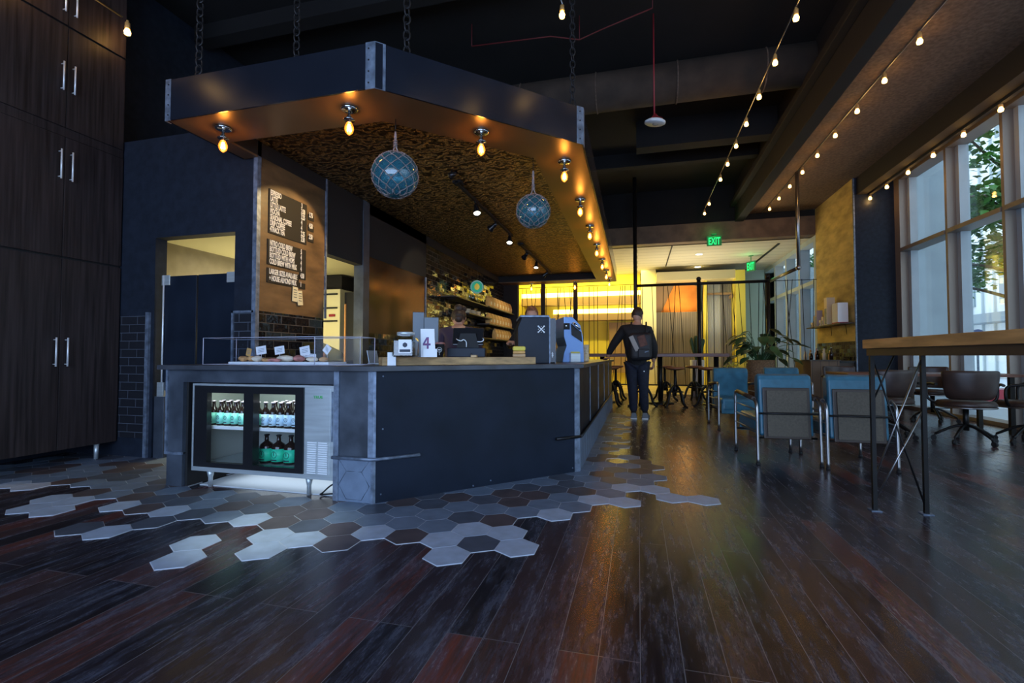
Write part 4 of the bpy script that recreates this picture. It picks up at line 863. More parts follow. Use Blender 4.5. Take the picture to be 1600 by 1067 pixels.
lump(-3.03, 3.15, .978, .034, (1.2, 1, .65), m_pastry, 'scone', 'brown scone at the left end of the pastry tray')
lump(-2.965, 3.17, .978, .034, (1.1, 1, .65), m_pastry, 'scone', 'brown scone second from the left end of the tray')
lump(-2.89, 3.14, .978, .036, (1.2, 1, .6), m_dough, 'scone', 'pale crumbly scone third from left under a slanted card')
lump(-2.80, 3.13, .968, .020, (2.4, 1, .7), m_pastry, 'biscuit', 'small brown biscuit between pale scone and white loaf')
lump(-2.655, 3.17, .980, .040, (2.0, 1, .62), m_dough, 'loaf', 'long white iced loaf in the middle of the tray', bumps=.08)
lump(-2.69, 3.09, .968, .020, (3.0, .8, .7), m_pinkp, 'biscuit', 'pink berry bar lying before the white loaf')
lump(-2.51, 3.14, .980, .038, (1.2, 1, .65), m_pinkp, 'scone', 'rough pink berry scone right of the white loaf')
lump(-2.40, 3.15, .974, .030, (1.5, 1, .6), m_dough, 'scone', 'pale yellow scone near right end of tray')
lump(-2.30, 3.15, .974, .028, (1.3, 1, .6), m_pastry, 'scone', 'golden scone at the right end of the tray')
for i, (x, z, w, h, a) in enumerate([(-3.02, 1.030, .045, .062, 12), (-2.905, 1.045, .095, .065, -8), (-2.735, 1.045, .090, .062, -8), (-2.505, 1.040, .090, .070, -10), (-2.31, 1.050, .055, .065, 40), (-2.47, 1.000, .12, .035, 3)]):
    o = thing('price_card', '%s white price card from left standing over the pastries' % ORD[i] if i != 5 else 'wide low white card behind the fourth price card', 'card', (x, 3.19, .955), 0, 'price cards in the pastry case')
    m = MB(); m.box((x, 3.19 + .004 * i, z), (w, .002, h), mat=Matrix.Rotation(math.radians(a), 4, 'Y')); c_ = m.build('card', m_paper if i else m_kraft, o)
    m = MB(); m.cyl((x, 3.193 + .004 * i, .956), (x, 3.193 + .004 * i, z), .0015, seg=6); m.build('stick', m_white, o)
    m = MB()
    for q in range(3): m.box((x, 3.1885 + .004 * i, z + .012 - q * .012), (w * .6, .001, .003), mat=Matrix.Rotation(math.radians(a), 4, 'Y'))
    m.build('writing', m_edge, c_)
o = thing('laptop', 'thin open laptop with white lid at the end of wood block', 'laptop', (-1.83, 3.44, .93))
m = MB(); m.bx(-2.08, -1.86, 3.40, 3.56, .931, .944); m.build('keyboard_base', m_stain, o, .003)
m = MB(); m.box((-2.09, 3.5, .99), (.006, .15, .11), mat=Matrix.Rotation(math.radians(-12), 4, 'Y')); m.build('screen', m_stain, o, .002)

# ------------------------------------------------------------------ wood block and what stands on it
wb = [offp(A, 0.07, -0.16), offp(B, -0.38, -0.16), offp(B, -0.38, -0.50), offp(A, 0.07, -0.50)]
# left end a little proud, matching the photo
m = MB(); m.prism([(-1.855, 3.185), (-1.775, 3.10), (-0.845, 4.02), (-1.04, 4.26), (-1.90, 3.43)], .931, .990); tag(m.build('butcher_block', m_butcher, None, .003), 'long pale butcher block lying along the angled counter', 'wood block')
def at(px, d, z):  # a point seen in column px at depth d
    u = (px - 800) / 750 * d; return Vector((u * math.cos(_y) - d * math.sin(_y), u * math.sin(_y) + d * math.cos(_y), z))
TB = .991
p = at(634, 3.40, TB)
jr = thing('glass_jar', 'square glass jar of coffee beans with metal lid and white label', 'jar', p, math.radians(14.7))
m = MB(); n8 = []
def sq(w, z, k=.22): return [(w * a, w * b, z) for a, b in ((-1 + k, -1), (1 - k, -1), (1, -1 + k), (1, 1 - k), (1 - k, 1), (-1 + k, 1), (-1, 1 - k), (-1, -1 + k))]
def loft(m, rings):
    vs = [[m.bm.verts.new(q) for q in r] for r in rings]; n = len(vs[0])
    for a, b in zip(vs, vs[1:]):
        for k in range(n): f = m.bm.faces.new((a[k], a[(k + 1) % n], b[(k + 1) % n], b[k])); f.material_index = m.mi
    m.bm.faces.new(vs[0][::-1]); m.bm.faces.new(vs[-1])
loft(m, [sq(.072, .001), sq(.082, .012), sq(.082, .115), sq(.074, .135), sq(.056, .150), sq(.056, .158)]); m.build('jar_body', m_jar, jr, world=False)
m = MB(); loft(m, [sq(.068, .006), sq(.076, .016), sq(.076, .10), sq(.05, .112)]); m.build('beans', m_coffee, jr, world=False)
m = MB(); m.lathe([(.062, .156), (.063, .174), (.058, .178)]); m.build('lid', m_stain, jr, world=False)
m = MB(); m.bx(-.032, .058, -.0845, -.083, .028, .122); lb = m.build('label', m_paper, jr, world=False)
m = MB(); m.bx(-.024, .050, -.0856, -.0845, .036, .054); m._new([(.013 + .018 * math.cos(a), -.0855, .085 + .018 * math.sin(a)) for a in [k * PI / 3 + PI / 6 for k in range(6)]], [(0, 1, 2, 3, 4, 5)]); m.build('label_print', m_navyprint, lb, world=False)
p = at(669, 3.46, TB)
fly = thing('flyer_stand', 'tall white card with a coloured number four standing on block', 'sign', p, math.radians(14.7))
m = MB(); m._new([(-.052, 0, 0), (.052, 0, 0), (.040, .02, .205), (-.060, .02, .205), (-.052, .012, 0), (.052, .012, 0), (.040, .032, .205), (-.060, .032, .205)], [(0, 1, 2, 3), (7, 6, 5, 4), (0, 4, 5, 1), (1, 5, 6, 2), (2, 6, 7, 3), (3, 7, 4, 0)]); m.build('card', m_paper, fly, world=False)
m_multi = M('purple_red_print', (0.30, 0.06, 0.16), .6, var=.9, scale=40, col2=(0.05, 0.08, 0.25))
m = MB()
rotc = Matrix.Rotation(math.radians(-5.6), 4, 'X')
m.box((-.004, .0065, .10), (.013, .002, .09), mat=rotc); m.box((-.012, .0085, .092), (.055, .002, .014), mat=rotc); m.box((-.022, .0100, .118), (.012, .002, .055), mat=rotc @ Matrix.Rotation(.5, 4, 'Y'))
m.build('numeral', m_multi, fly, world=False)
m = MB(); m.box((-.004, .0035, .042), (.05, .0015, .005)); m.build('print_line', m_navyprint, fly, world=False)
m = MB(); m.bx(-.03, .068, -.03, -.024, 0, .060); m.build('small_card', m_paper, fly, world=False)
p = at(686, 3.62, TB)
o = thing('paper_cup', 'black branded cup with pale round mark behind the white card', 'cup', p, math.radians(14.7))
m = MB(); m.lathe([(.030, 0), (.042, .095), (.044, .098), (.040, .096)], seg=22); m.build('cup_body', m_black, o, world=False)
m = MB(); m.torus((.008, -.0385, .055), .018, .002, 'Y', 16, 4); m.box((.008, -.0385, .055), (.020, .003, .010)); m.box((.008, -.0380, .030), (.003, .003, .030)); m.build('logo', m_white, o, world=False)
p = at(612, 3.45, .931)
o = thing('napkin_card', 'small white upright card left of the bean jar', 'card', p, math.radians(14.7)); m = MB(); m.bx(-.03, .03, 0, .01, 0, .095); m.build('card', m_paper, o, world=False)
# point-of-sale tablet
p = at(733, 3.85, TB)
pos = thing('till_tablet', 'black tablet till seen from behind with white cable loops', 'till', p, math.radians(14.7))
m = MB(); m.bx(-.17, .13, -.05, .16, 0, .072); m.build('cash_box', m_steel_d, pos, .004, world=False)
m = MB(); m.box((0.02, -.02, .02), (.012, .10, .02)); m.build('base_edge', m_black, pos, world=False)
m = MB(); m.box((-.01, .03, .165), (.25, .018, .155), mat=Matrix.Rotation(math.radians(-24), 4, 'X')); m.build('tablet_back', m_blackgl, pos, .006, world=False)
m = MB(); loft(m, [[(-.10, -.02, .072), (.08, -.02, .072), (.08, .10, .072), (-.10, .10, .072)], [(-.07, .0, .19), (.05, .0, .19), (.05, .05, .19), (-.07, .05, .19)]]); m.build('stand', m_black, pos, world=False)
m = MB(); m.tube(smooth_path([(-.10, -.02, .145), (-.085, -.05, .135), (-.06, -.05, .128), (-.04, -.045, .138), (-.02, -.04, .12), (-.018, -.045, .08)], 5), .004, 6); m.tube(smooth_path([(.11, -.01, .15), (.118, -.04, .135), (.10, -.05, .122), (.07, -.05, .122)], 5), .004, 6); m.build('white_cable', m_white, pos, world=False)
o = thing('card_reader', 'tiny tan card reader in front of the till', 'card reader', at(741, 3.74, TB)); q = at(741, 3.70, TB); m = MB(); m.box((q.x, q.y, TB + .008), (.045, .03, .016)); m.build('reader_body', m_butcher, o)
m_towr = M('dull_stainless', (0.085, 0.10, 0.115), 0.4, 0.3)
# stainless boxes behind
for i, (px, d, w, z1) in enumerate([(654, 4.25, .10, 1.385), (674, 4.2, .125, 1.335)]):
    q = at(px, d, .931); o = thing('water_tower', ['left taller', 'right shorter'][i] + ' stainless brewing tower behind the flyer card', 'brewer', q, math.radians(14.7 + 8), 'stainless brewing towers')
    m = MB(); m.bx(-w / 2, w / 2, -.05, .15, 0, z1 - .931); m.build('housing', m_towr, o, .004, world=False)
    m = MB(); m.bx(-w / 2 + .01, w / 2 - .01, -.056, -.05, .04, .16); m.build('front_plate', m_towr, o, world=False)
for i, (px, d, z) in enumerate([(688, 3.95, 1.06)]):
    o = thing('flower_vase', 'small glass of pink flowers behind the black cup', 'flowers', at(px, d, .931)); q = at(px, d, 0)
    m = MB(); m.lathe([(.02, .931), (.028, 1.02), (.026, 1.02)], (q.x, q.y, 0)); m.build('vase', m_jar, o)
    for k in range(6):
        a = k * 1.05; m = MB(); m.tube([(q.x, q.y, .95), (q.x + .02 * math.cos(a), q.y + .02 * math.sin(a), 1.07)], .002, 5); m.sph((q.x + .025 * math.cos(a), q.y + .025 * math.sin(a), 1.09 + .01 * (k % 2)), .02, (1, 1, .7), 10, 6); m.build('flower', M('dusty_pink', (.55, .25, .22), .8) if k == 0 else bpy.data.materials['dusty_pink'], o)
# bowls / boxes stack right of the till
q = at(811, 4.15, TB)
for i, (z, h, w, mt, lb) in enumerate([(TB, .028, .11, m_butcher, 'lower pale wooden box'), (TB + .029, .022, .105, m_kraft, 'middle thin kraft tray'), (TB + .052, .040, .112, m_yel2, 'top rounded mustard tin')]):
    o = thing('stacked_box', lb + ' in the small stack beside the espresso machine', 'box', (q.x, q.y, z), math.radians(14.7), 'small stack at the block end'); m = MB(); m.bx(-w / 2, w / 2, -.04, .06, 0, h); m.build('box_body', mt, o, .006 if i < 2 else .015, world=False)
# espresso machine 1 (seen from its end)
q = at(833, 4.42, .931)
em = thing('espresso_machine', 'tall black espresso machine with crossed white emblem at counter bend', 'espresso machine', q, math.radians(14.7 + 3))
m = MB(); loft(m, [[(-.14, 0, 0), (.15, 0, 0), (.15, .55, 0), (-.14, .55, 0)], [(-.14, 0, .33), (.15, 0, .33), (.15, .55, .33), (-.14, .55, .33)], [(-.105, 0, .425), (.15, 0, .425), (.15, .55, .425), (-.105, .55, .425)]]); m.build('body', m_steel_d, em, .006, world=False)
m = MB(); m.bx(-.12, .15, -.004, .56, .425, .445); m.build('cup_tray', m_edge, em, .003, world=False)
m = MB(); m.bx(.148, .158, -.004, .56, 0, .43); m.bx(.215, .222, .08, .4, 0, .40); m.build('edge_trim', m_edge, em, world=False)
m = MB(); m.bx(.158, .215, .05, .5, 0.01, .42); m.build('side_module', m_blackgl, em, world=False)
m = MB()
for a in (-PI / 4, PI / 4): m.box((.075, -.004, .315), (.075, .003, .009), mat=Matrix.Rotation(a, 4, 'Y'))
for a, b in ((1, 1), (1, -1), (-1, 1), (-1, -1)): m.sph((.075 + a * .027, -.004, .315 + b * .027), .008, (1, .4, 1), 8, 6)
for a, b in ((0, 1), (0, -1), (1, 0), (-1, 0)): m.box((.075 + a * .026, -.004, .315 + b * .026), (.006, .003, .006))
m.build('emblem', m_white, em, world=False)
m = MB(); m.box((.075, -.004, .265), (.06, .002, .003)); m.build('nameplate_line', m_black, em, world=False)
m = MB(); m.box((.185, .046, .08), (.006, .004, .05)); m.sph((.185, .046, .075), .010, (1, .5, 1), 8, 6); m.box((.185, .046, .09), (.020, .004, .004)); m.build('emblem', m_white, em, world=False)
# machine 2
q = at(893, 5.30, .931)
e2 = thing('espresso_machine', 'blue and steel espresso machine with sloped top beyond the black one', 'espresso machine', q, math.radians(14.7 + 6))
m_bluemet = M('powder_blue_metal', (0.22, 0.38, 0.72), .3, .4)
m = MB(); pr = [(-.10, 0), (-.085, .10), (-.055, .18), (-.085, .28), (-.085, .50), (.01, .50), (.10, .41), (.13, .28), (.14, .0)]
for y in (0.0,):
    vs = [(a, 0, b) for a, b in pr] + [(a, .50, b) for a, b in pr]; n_ = len(pr)
    m._new(vs, [tuple(range(n_))[::-1], tuple(range(n_, 2 * n_))] + [(i, (i + 1) % n_, n_ + (i + 1) % n_, n_ + i) for i in range(n_)])
m.build('body', m_bluemet, e2, .004, world=False)
m = MB(); m.bx(-.088, -.02, -.006, 0, .36, .43); m.build('control_panel', m_black, e2, world=False)
m = MB(); m.sph((-.06, -.008, .40), .012, (1, .5, 1)); m.build('knob', m_chrome, e2, world=False)
m = MB(); m._new([(-.01, -.008, .43), (.11, -.008, .33), (.12, -.008, .22), (.0, -.008, .30)], [(0, 1, 2, 3)]); m.build('front_panel', m_blackgl, e2, world=False)
m = MB(); m.cyl((.01, -.06, .43), (.08, -.06, .36), .012); m.cyl((.01, -.06, .43), (.01, 0, .43), .010); m.build('portafilter', m_chrome, e2, world=False)
m = MB(); m.bx(-.03, .08, -.09, .02, .0, .10); m.build('drip_tray', m_stain, e2, .006, world=False)
m = MB(); m.bx(-.03, .07, -.095, -.088, .10, .115); m.build('brass_lip', m_yel2, e2, world=False)
q = at(915, 5.9, .931)
o = thing('paper_cup_stack', 'stack of cream paper cups right of the blue espresso machine', 'cups', q); m = MB()
for k in range(9): m.lathe([(.036, k * .022), (.043, k * .022 + .03), (.040, k * .022 + .03)], seg=16)
m.build('cups', m_whitecup, o, world=False)

# ------------------------------------------------------------------ shelves on the glazed brick wall
shelves = [(2.045, 7.9, 9.8, 'upper dark shelf end on glazed brick wall above the barista'), (1.80, 8.6, 10.1, 'middle short shelf of plates on glazed brick wall'), (2.06, 9.9, 12.05, 'top shelf of kraft coffee bags'), (1.68, 9.9, 12.05, 'middle shelf of kraft coffee bags'), (1.36, 8.6, 12.05, 'bottom long shelf behind the espresso machine')]
for z, y0, y1, lb in shelves:
    o = thing('wall_shelf', lb, 'shelf', (-3.38, y0, z), 0, 'shelves on the glazed brick wall'); m = MB(); m.bx(-3.38, -3.10, y0, y1, z, z + .025); m.build('board', m_brownfr, o, .003)
    for yy in (y0 + .15, y1 - .15): m = MB(); m.tube([(-3.38, yy, z - .12), (-3.36, yy, z - .005), (-3.16, yy, z - .005)], .008, 6); m.build('bracket', m_blackmet, o)
bag = thing('coffee_bag', 'x', 'coffee bag'); m = MB()
loft(m, [[(-.05, -.10, 0), (.05, -.10, 0), (.05, .10, 0), (-.05, .10, 0)], [(-.055, -.105, .10), (.055, -.105, .10), (.055, .105, .10), (-.055, .105, .10)], [(-.035, -.10, .20), (.035, -.10, .20), (.035, .10, .20), (-.035, .10, .20)], [(-.008, -.10, .235), (.008, -.10, .235), (.008, .10, .235), (-.008, .10, .235)]])
m.build('bag_body', m_kraft, bag, .008, world=False)
m = MB(); m.bx(.0545, .0565, -.05, .05, .05, .12); m.build('bag_label', m_whitecup, bag, world=False)
m = MB(); m.bx(-.012, .012, -.10, .10, .232, .245); m.build('fold', m_kraft, bag, world=False)
fb = True
for z, nm in ((2.086, 'top'), (1.706, 'middle')):
    for k in range(8):
        loc = (-3.19, 10.15 + k * .245, z); lb = '%s kraft coffee bag from the near end on the %s bag shelf' % (ORD[k], nm); g = 'coffee bags on the %s shelf' % nm
        if fb: bag.location = loc; bag['label'] = lb; bag['group'] = g; fb = False
        else: dup(bag, loc, label=lb, group=g)
for k in range(6): dup(bag, (-3.19, 10.65 + k * .235, 1.386), label='%s kraft coffee bag from the near end on the bottom shelf' % ORD[k], group='coffee bags on the bottom shelf')
plate = MB(); plate.lathe([(.03, 0), (.055, .004), (.085, .018), (.083, .021), (.05, .008)], seg=20)
pl0 = plate.build('plate', m_whitecup); k = 0
for s_ in range(3):
    for q_ in range(4):
        o = pl0 if k == 0 else pl0.copy()
        if k: COL.objects.link(o)
        o.location = (-3.22, 8.8 + s_ * .30, 1.826 + q_ * .022); tag(o, '%s cream plate from bottom in the %s plate pile on short shelf' % (ORD[q_], ['near', 'middle', 'far'][s_]), 'plate', 'plates on the short shelf'); k += 1
cup0 = MB(); cup0.lathe([(.028, 0), (.040, .07), (.037, .07), (.025, .006)], seg=16); cup0 = cup0.build('cup', m_whitecup); k = 0
for s_ in range(5):
    o = cup0 if k == 0 else cup0.copy()
    if k: COL.objects.link(o)
    o.location = (-3.22, 8.9 + s_ * .2, 1.386); tag(o, '%s cream cup from the near end on the bottom wall shelf' % ORD[s_], 'cup', 'cups on the bottom wall shelf'); k += 1
jar0 = thing('glass_bottle', 'x', 'bottle'); m = MB(); m.lathe([(.035, 0), (.038, .13), (.014, .19), (.014, .24), (.016, .245)], seg=16); m.build('bottle_body', m_jar, jar0, world=False); m = MB(); m.lathe([(.015, .24), (.015, .262)], seg=12); m.build('stopper', m_kraft, jar0, world=False)
for k in range(3):
    loc = (-3.2, 8.9 + .22 * k, 2.071); lb = '%s clear glass bottle on the upper dark shelf' % ['near', 'middle', 'far'][k]
    if k == 0: jar0.location = loc; jar0['label'] = lb; jar0['group'] = 'bottles on the upper shelf'
    else: dup(jar0, loc, label=lb, group='bottles on the upper shelf')
o = thing('round_sign', 'round green and gold sign hanging over the coffee shelves', 'sign', (-3.05, 8.9, 2.33))
q = Euler((PI / 2, 0, math.radians(14.7))).to_matrix()
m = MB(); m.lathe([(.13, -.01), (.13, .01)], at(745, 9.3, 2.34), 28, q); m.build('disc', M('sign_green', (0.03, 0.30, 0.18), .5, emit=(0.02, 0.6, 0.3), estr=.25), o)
c0 = at(745, 9.28, 2.34)
m = MB(); m.torus((0, 0, 0), .115, .008, 'Y'); 
for v in m.bm.verts: v.co = Matrix.Rotation(math.radians(14.7), 4, 'Z') @ v.co + c0
m.build('rim', m_white, o)
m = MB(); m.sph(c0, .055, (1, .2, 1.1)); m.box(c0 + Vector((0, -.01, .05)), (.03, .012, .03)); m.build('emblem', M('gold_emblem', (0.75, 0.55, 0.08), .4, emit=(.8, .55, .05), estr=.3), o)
m = MB(); m.cyl((-3.05, 8.95, 2.45), (-3.05, 8.95, 3.0), .004, seg=6); m.build('hanging_wire', m_blackmet, o)

# ------------------------------------------------------------------ partition of posts and cords
YP = 12.13
pt_ = thing('cord_partition', 'black pipe and cord screen dividing cafe from the lit back room', 'partition', (1, YP, 0))
for x, y, z in ((-0.05, YP, 5.4), (1.41, YP, 2.80), (2.90, YP, 2.80)):
    m = MB(); m.cyl((x, y, 0), (x, y, z), .045 if x > -.1 else .055, seg=12)
    m.build('post', m_blackmet, pt_)
    if z < 3:
        m = MB(); m.sph((x, y, z + .03), .055); m.torus((x, y, z - .06), .05, .012); m.build('finial', m_blackmet, pt_)
for x in (-2.35, -1.52):
    m = MB(); m.bx(x - .05, x + .05, YP - .05, YP + .05, 0, 2.84); m.build('post', m_header, pt_)
m = MB(); m.cyl((-.05, YP, 2.72), (2.95, YP, 2.72), .035); m.build('top_rail', m_blackmet, pt_)
m = MB(); m.cyl((-3.0, YP, 2.76), (-.05, YP, 2.76), .008, seg=6); m.build('top_wire', m_blackmet, pt_)
m = MB(); m.cyl((2.95, YP, 2.72), (3.9, YP, 2.72), .008, seg=6); m.build('top_wire', m_blackmet, pt_)
m = MB(); m.cyl((-3.0, YP, .30), (3.65, YP, .30), .018, seg=8); m.build('bottom_rail', m_blackmet, pt_)
m = MB(); m.cyl((2.95, YP, 2.72), (3.04, 10.42, 2.72), .035); m.cyl((3.04, 10.42, 2.70), (3.04, 10.42, 4.6), .035); m.sph((3.04, 10.42, 2.72), .05); m.build('return_rail', m_tube, pt_)
rr = random.Random(21)
x = -2.95; k = 0
while x < 3.8:
    dx = rr.choice([0, 0, .06, -.06, .14, -.14, .22, -.2]); m = MB(); m.cyl((x, YP, .30), (x + dx, YP, 2.74), .0075, seg=5); c_ = m.build('cord', m_cord, pt_); x += rr.choice([.09, .12, .15, .20]); k += 1

# ------------------------------------------------------------------ communal table and stools
tb = thing('communal_table', 'long red-brown bar-height communal table in front of the cord screen', 'table', (.4, 10.5, 0))
m = MB(); m.bx(-1.0, 1.75, 10.25, 10.95, .98, 1.05); m.build('tabletop', m_redwood, tb, .006)
for x in (-.75, .45, 1.55):
    m = MB(); m.cyl((x, 10.6, 0.02), (x, 10.6, .98), .05); m.build('leg', m_blackmet, tb); m = MB(); m.lathe([(.28, 0), (.26, .03), (.06, .06)], (x, 10.6, 0)); m.build('foot_plate', m_blackmet, tb)
st = thing('bar_stool', 'x', 'stool')
m = MB(); m.lathe([(.15, .735), (.178, .745), (.182, .765), (.17, .782), (.02, .785)], seg=24); m.build('seat', m_seat, st, world=False)
m = MB(); m.lathe([(.08, .72), (.16, .735)], seg=18); m.build('seat_ring', m_blackmet, st, world=False)
m = MB(); m.cyl((0, 0, .22), (0, 0, .73), .028); m.lathe([(.028, .30), (.05, .33), (.05, .40), (.028, .43)], seg=14); m.build('screw_post', m_blackmet, st, world=False)
m = MB(); m.torus((0, 0, .30), .15, .010, seg=24, rs=6); 
for k in range(4): m.cyl((0, 0, .32), (.15 * math.cos(k * PI / 2), .15 * math.sin(k * PI / 2), .30), .008, seg=6)
m.build('foot_ring', m_blackmet, st, world=False)
for k in range(4):
    a = k * PI / 2 + PI / 4; m = MB(); P_ = [(.03, .42), (.10, .36), (.17, .22), (.20, .10), (.25, .03), (.29, .015)]
    m.tube(smooth_path([(r_ * math.cos(a), r_ * math.sin(a), z_) for r_, z_ in P_], 4), .024, 7); m.build('leg', m_blackmet, st, world=False)
SP = [(.70, 9.93, 'front row, first right of the man'), (1.32, 9.98, 'front row, right end'), (.08, 9.80, 'front row, hidden behind the man'), (-.55, 9.95, 'front row, left of the man'), (.58, 11.35, 'middle of the far row'), (1.20, 11.35, 'right end of the far row'), (-.50, 11.35, 'left end of the far row')]
for i, (x, y, w) in enumerate(SP):
    lb = 'tan bar stool on splayed iron legs, ' + w; g = 'bar stools at the communal table'
    if i == 0: st.location = (x, y, 0); st['label'] = lb; st['group'] = g
    else: dup(st, (x, y, 0), rz=.5 * i, label=lb, group=g)

# ------------------------------------------------------------------ blue armchairs
def armchair(label, loc, rz):
    t = thing('armchair', label, 'armchair', (0, 0, 0), 0, 'blue leather armchairs in the lounge')
    w = .232
    m = MB(); sec = [(-.10, .26), (-.06, .78), (-.045, .815), (.0, .83), (.045, .815), (.07, .76), (.04, .50), (.02, .26)]   # back cushion side profile (y, z)
    n_ = len(sec); vs = [(-w, -.22 + a, b) for a, b in sec] + [(w, -.22 + a, b) for a, b in sec]
    m._new(vs, [tuple(range(n_))[::-1], tuple(range(n_, 2 * n_))] + [(i, (i + 1) % n_, n_ + (i + 1) % n_, n_ + i) for i in range(n_)])
    m.build('backrest', m_blueleather, t, .022, segs=3)
    T = Matrix.Rotation(math.radians(-4.2), 4, 'X')
    m = MB(); m.box((0, -.315, .47), (2 * w - .06, .014, .47), mat=T); m.build('back_frame', m_brownfr, t, .008)
    m = MB(); m.box((0, -.326, .58), (2 * w - .12, .006, .20), mat=T); m.build('back_panel', m_greyfab, t, .003)
    m = MB(); m.box((0, -.342, .36), (2 * w - .12, .006, .20), mat=T); m.build('back_panel', m_greyfab, t, .003)
    m = MB(); m.bx(-w, w, -.20, .34, .25, .43); m.build('seat_cushion', m_blueleather, t, .04, segs=3)
    m = MB(); m.bx(-w, w, .30, .335, .22, .36); m.build('front_apron', m_blueleather, t, .01)
    m = MB(); m.cyl((-w - .03, -.355, .47), (w + .03, -.355, .47), .009, seg=8); m.build('cross_bar', m_blackmet, t); m = MB(); m.cyl((-w - .03, -.30, .24), (w + .03, -.30, .24), .010, seg=8); m.build('cross_bar', m_blackmet, t); m = MB(); m.cyl((-w - .03, .30, .24), (w + .03, .30, .24), .010, seg=8); m.build('cross_bar', m_blackmet, t)
    for sg in (-1, 1):
        x = sg * (w + .035)
        m = MB(); m.tube(smooth_path([(x, -.37, 0.012), (x, -.36, .30), (x, -.355, .50), (x, -.33, .565), (x, -.26, .595)], 5), .014, 10); m.build('leg', m_tube, t)
        m = MB(); m.tube(smooth_path([(x, .33, 0.012), (x, .33, .50), (x, .325, .60), (x, .30, .625), (x, .24, .63)], 5), .014, 10); m.build('leg', m_tube, t)
        m = MB(); m.tube([(x, -.27, .597), (x, .25, .632)], .021, 10); m.build('armrest', m_brownfr, t)
        for z in (.30, .40, .50): 
            m = MB(); m.tube([(x, -.355, z), (x, .33, z + .01)], .006, 6); m.build('side_rod', m_tube, t)
        for yy in (-.37, .33):
            m = MB(); m.cyl((x, yy, 0), (x, yy, .02), .018); m.build('foot', m_black, t)
    return t
c0_ = armchair('blue leather armchair seen from behind, left one of the near pair', None, 0)
c0_.location = (1.295, 5.26, 0); c0_.rotation_euler = (0, 0, math.radians(5))
for (x, y, r, lb) in [(1.875, 5.20, 1, 'blue leather armchair seen from behind, right one, partly behind bar table legs'),
                      (1.30, 7.35, 183, 'blue leather armchair facing the near pair, at left of the lounge'),
                      (2.05, 7.75, 178, 'blue leather armchair facing us, mostly hidden behind the near left armchair')]:
    dup(c0_, (x, y, 0), rz=math.radians(r), label=lb, group='blue leather armchairs in the lounge')

# ------------------------------------------------------------------ high bar table on the right
bt = thing('bar_table', 'tall narrow bar table with thick oak top and crossed iron rods', 'table', (1.62, 2.6, 0))
m = MB(); m.bx(1.44, 1.82, .6, 3.67, 1.048, 1.106); m.build('tabletop', m_oak, bt, .003)
m = MB(); m.bx(1.455, 1.80, .62, 3.65, 1.002, 1.048); m.build('apron', m_brownfr, bt)
for yy in (3.63, .7):
    for x in (1.475, 1.756):
        m = MB(); m.bx(x - .012, x + .012, yy - .012, yy + .012, 0.006, 1.002); m.build('leg', m_blackmet, bt)
        m = MB(); m.bx(x - .03, x + .03, yy - .03, yy + .03, 0, .006); m.build('foot_plate', m_edge, bt)
    for a, b in (((1.756, 1.0), (1.475, .20)), ((1.756, .66), (1.475, .06)), ((1.475, 1.0), (1.756, .03)), ((1.475, .70), (1.60, 1.0))):
        m = MB(); m.cyl((a[0], yy, a[1]), (b[0], yy, b[1]), .0055, seg=6); m.build('cross_rod', m_blackmet if a[0] < 1.6 else m_tube, bt)

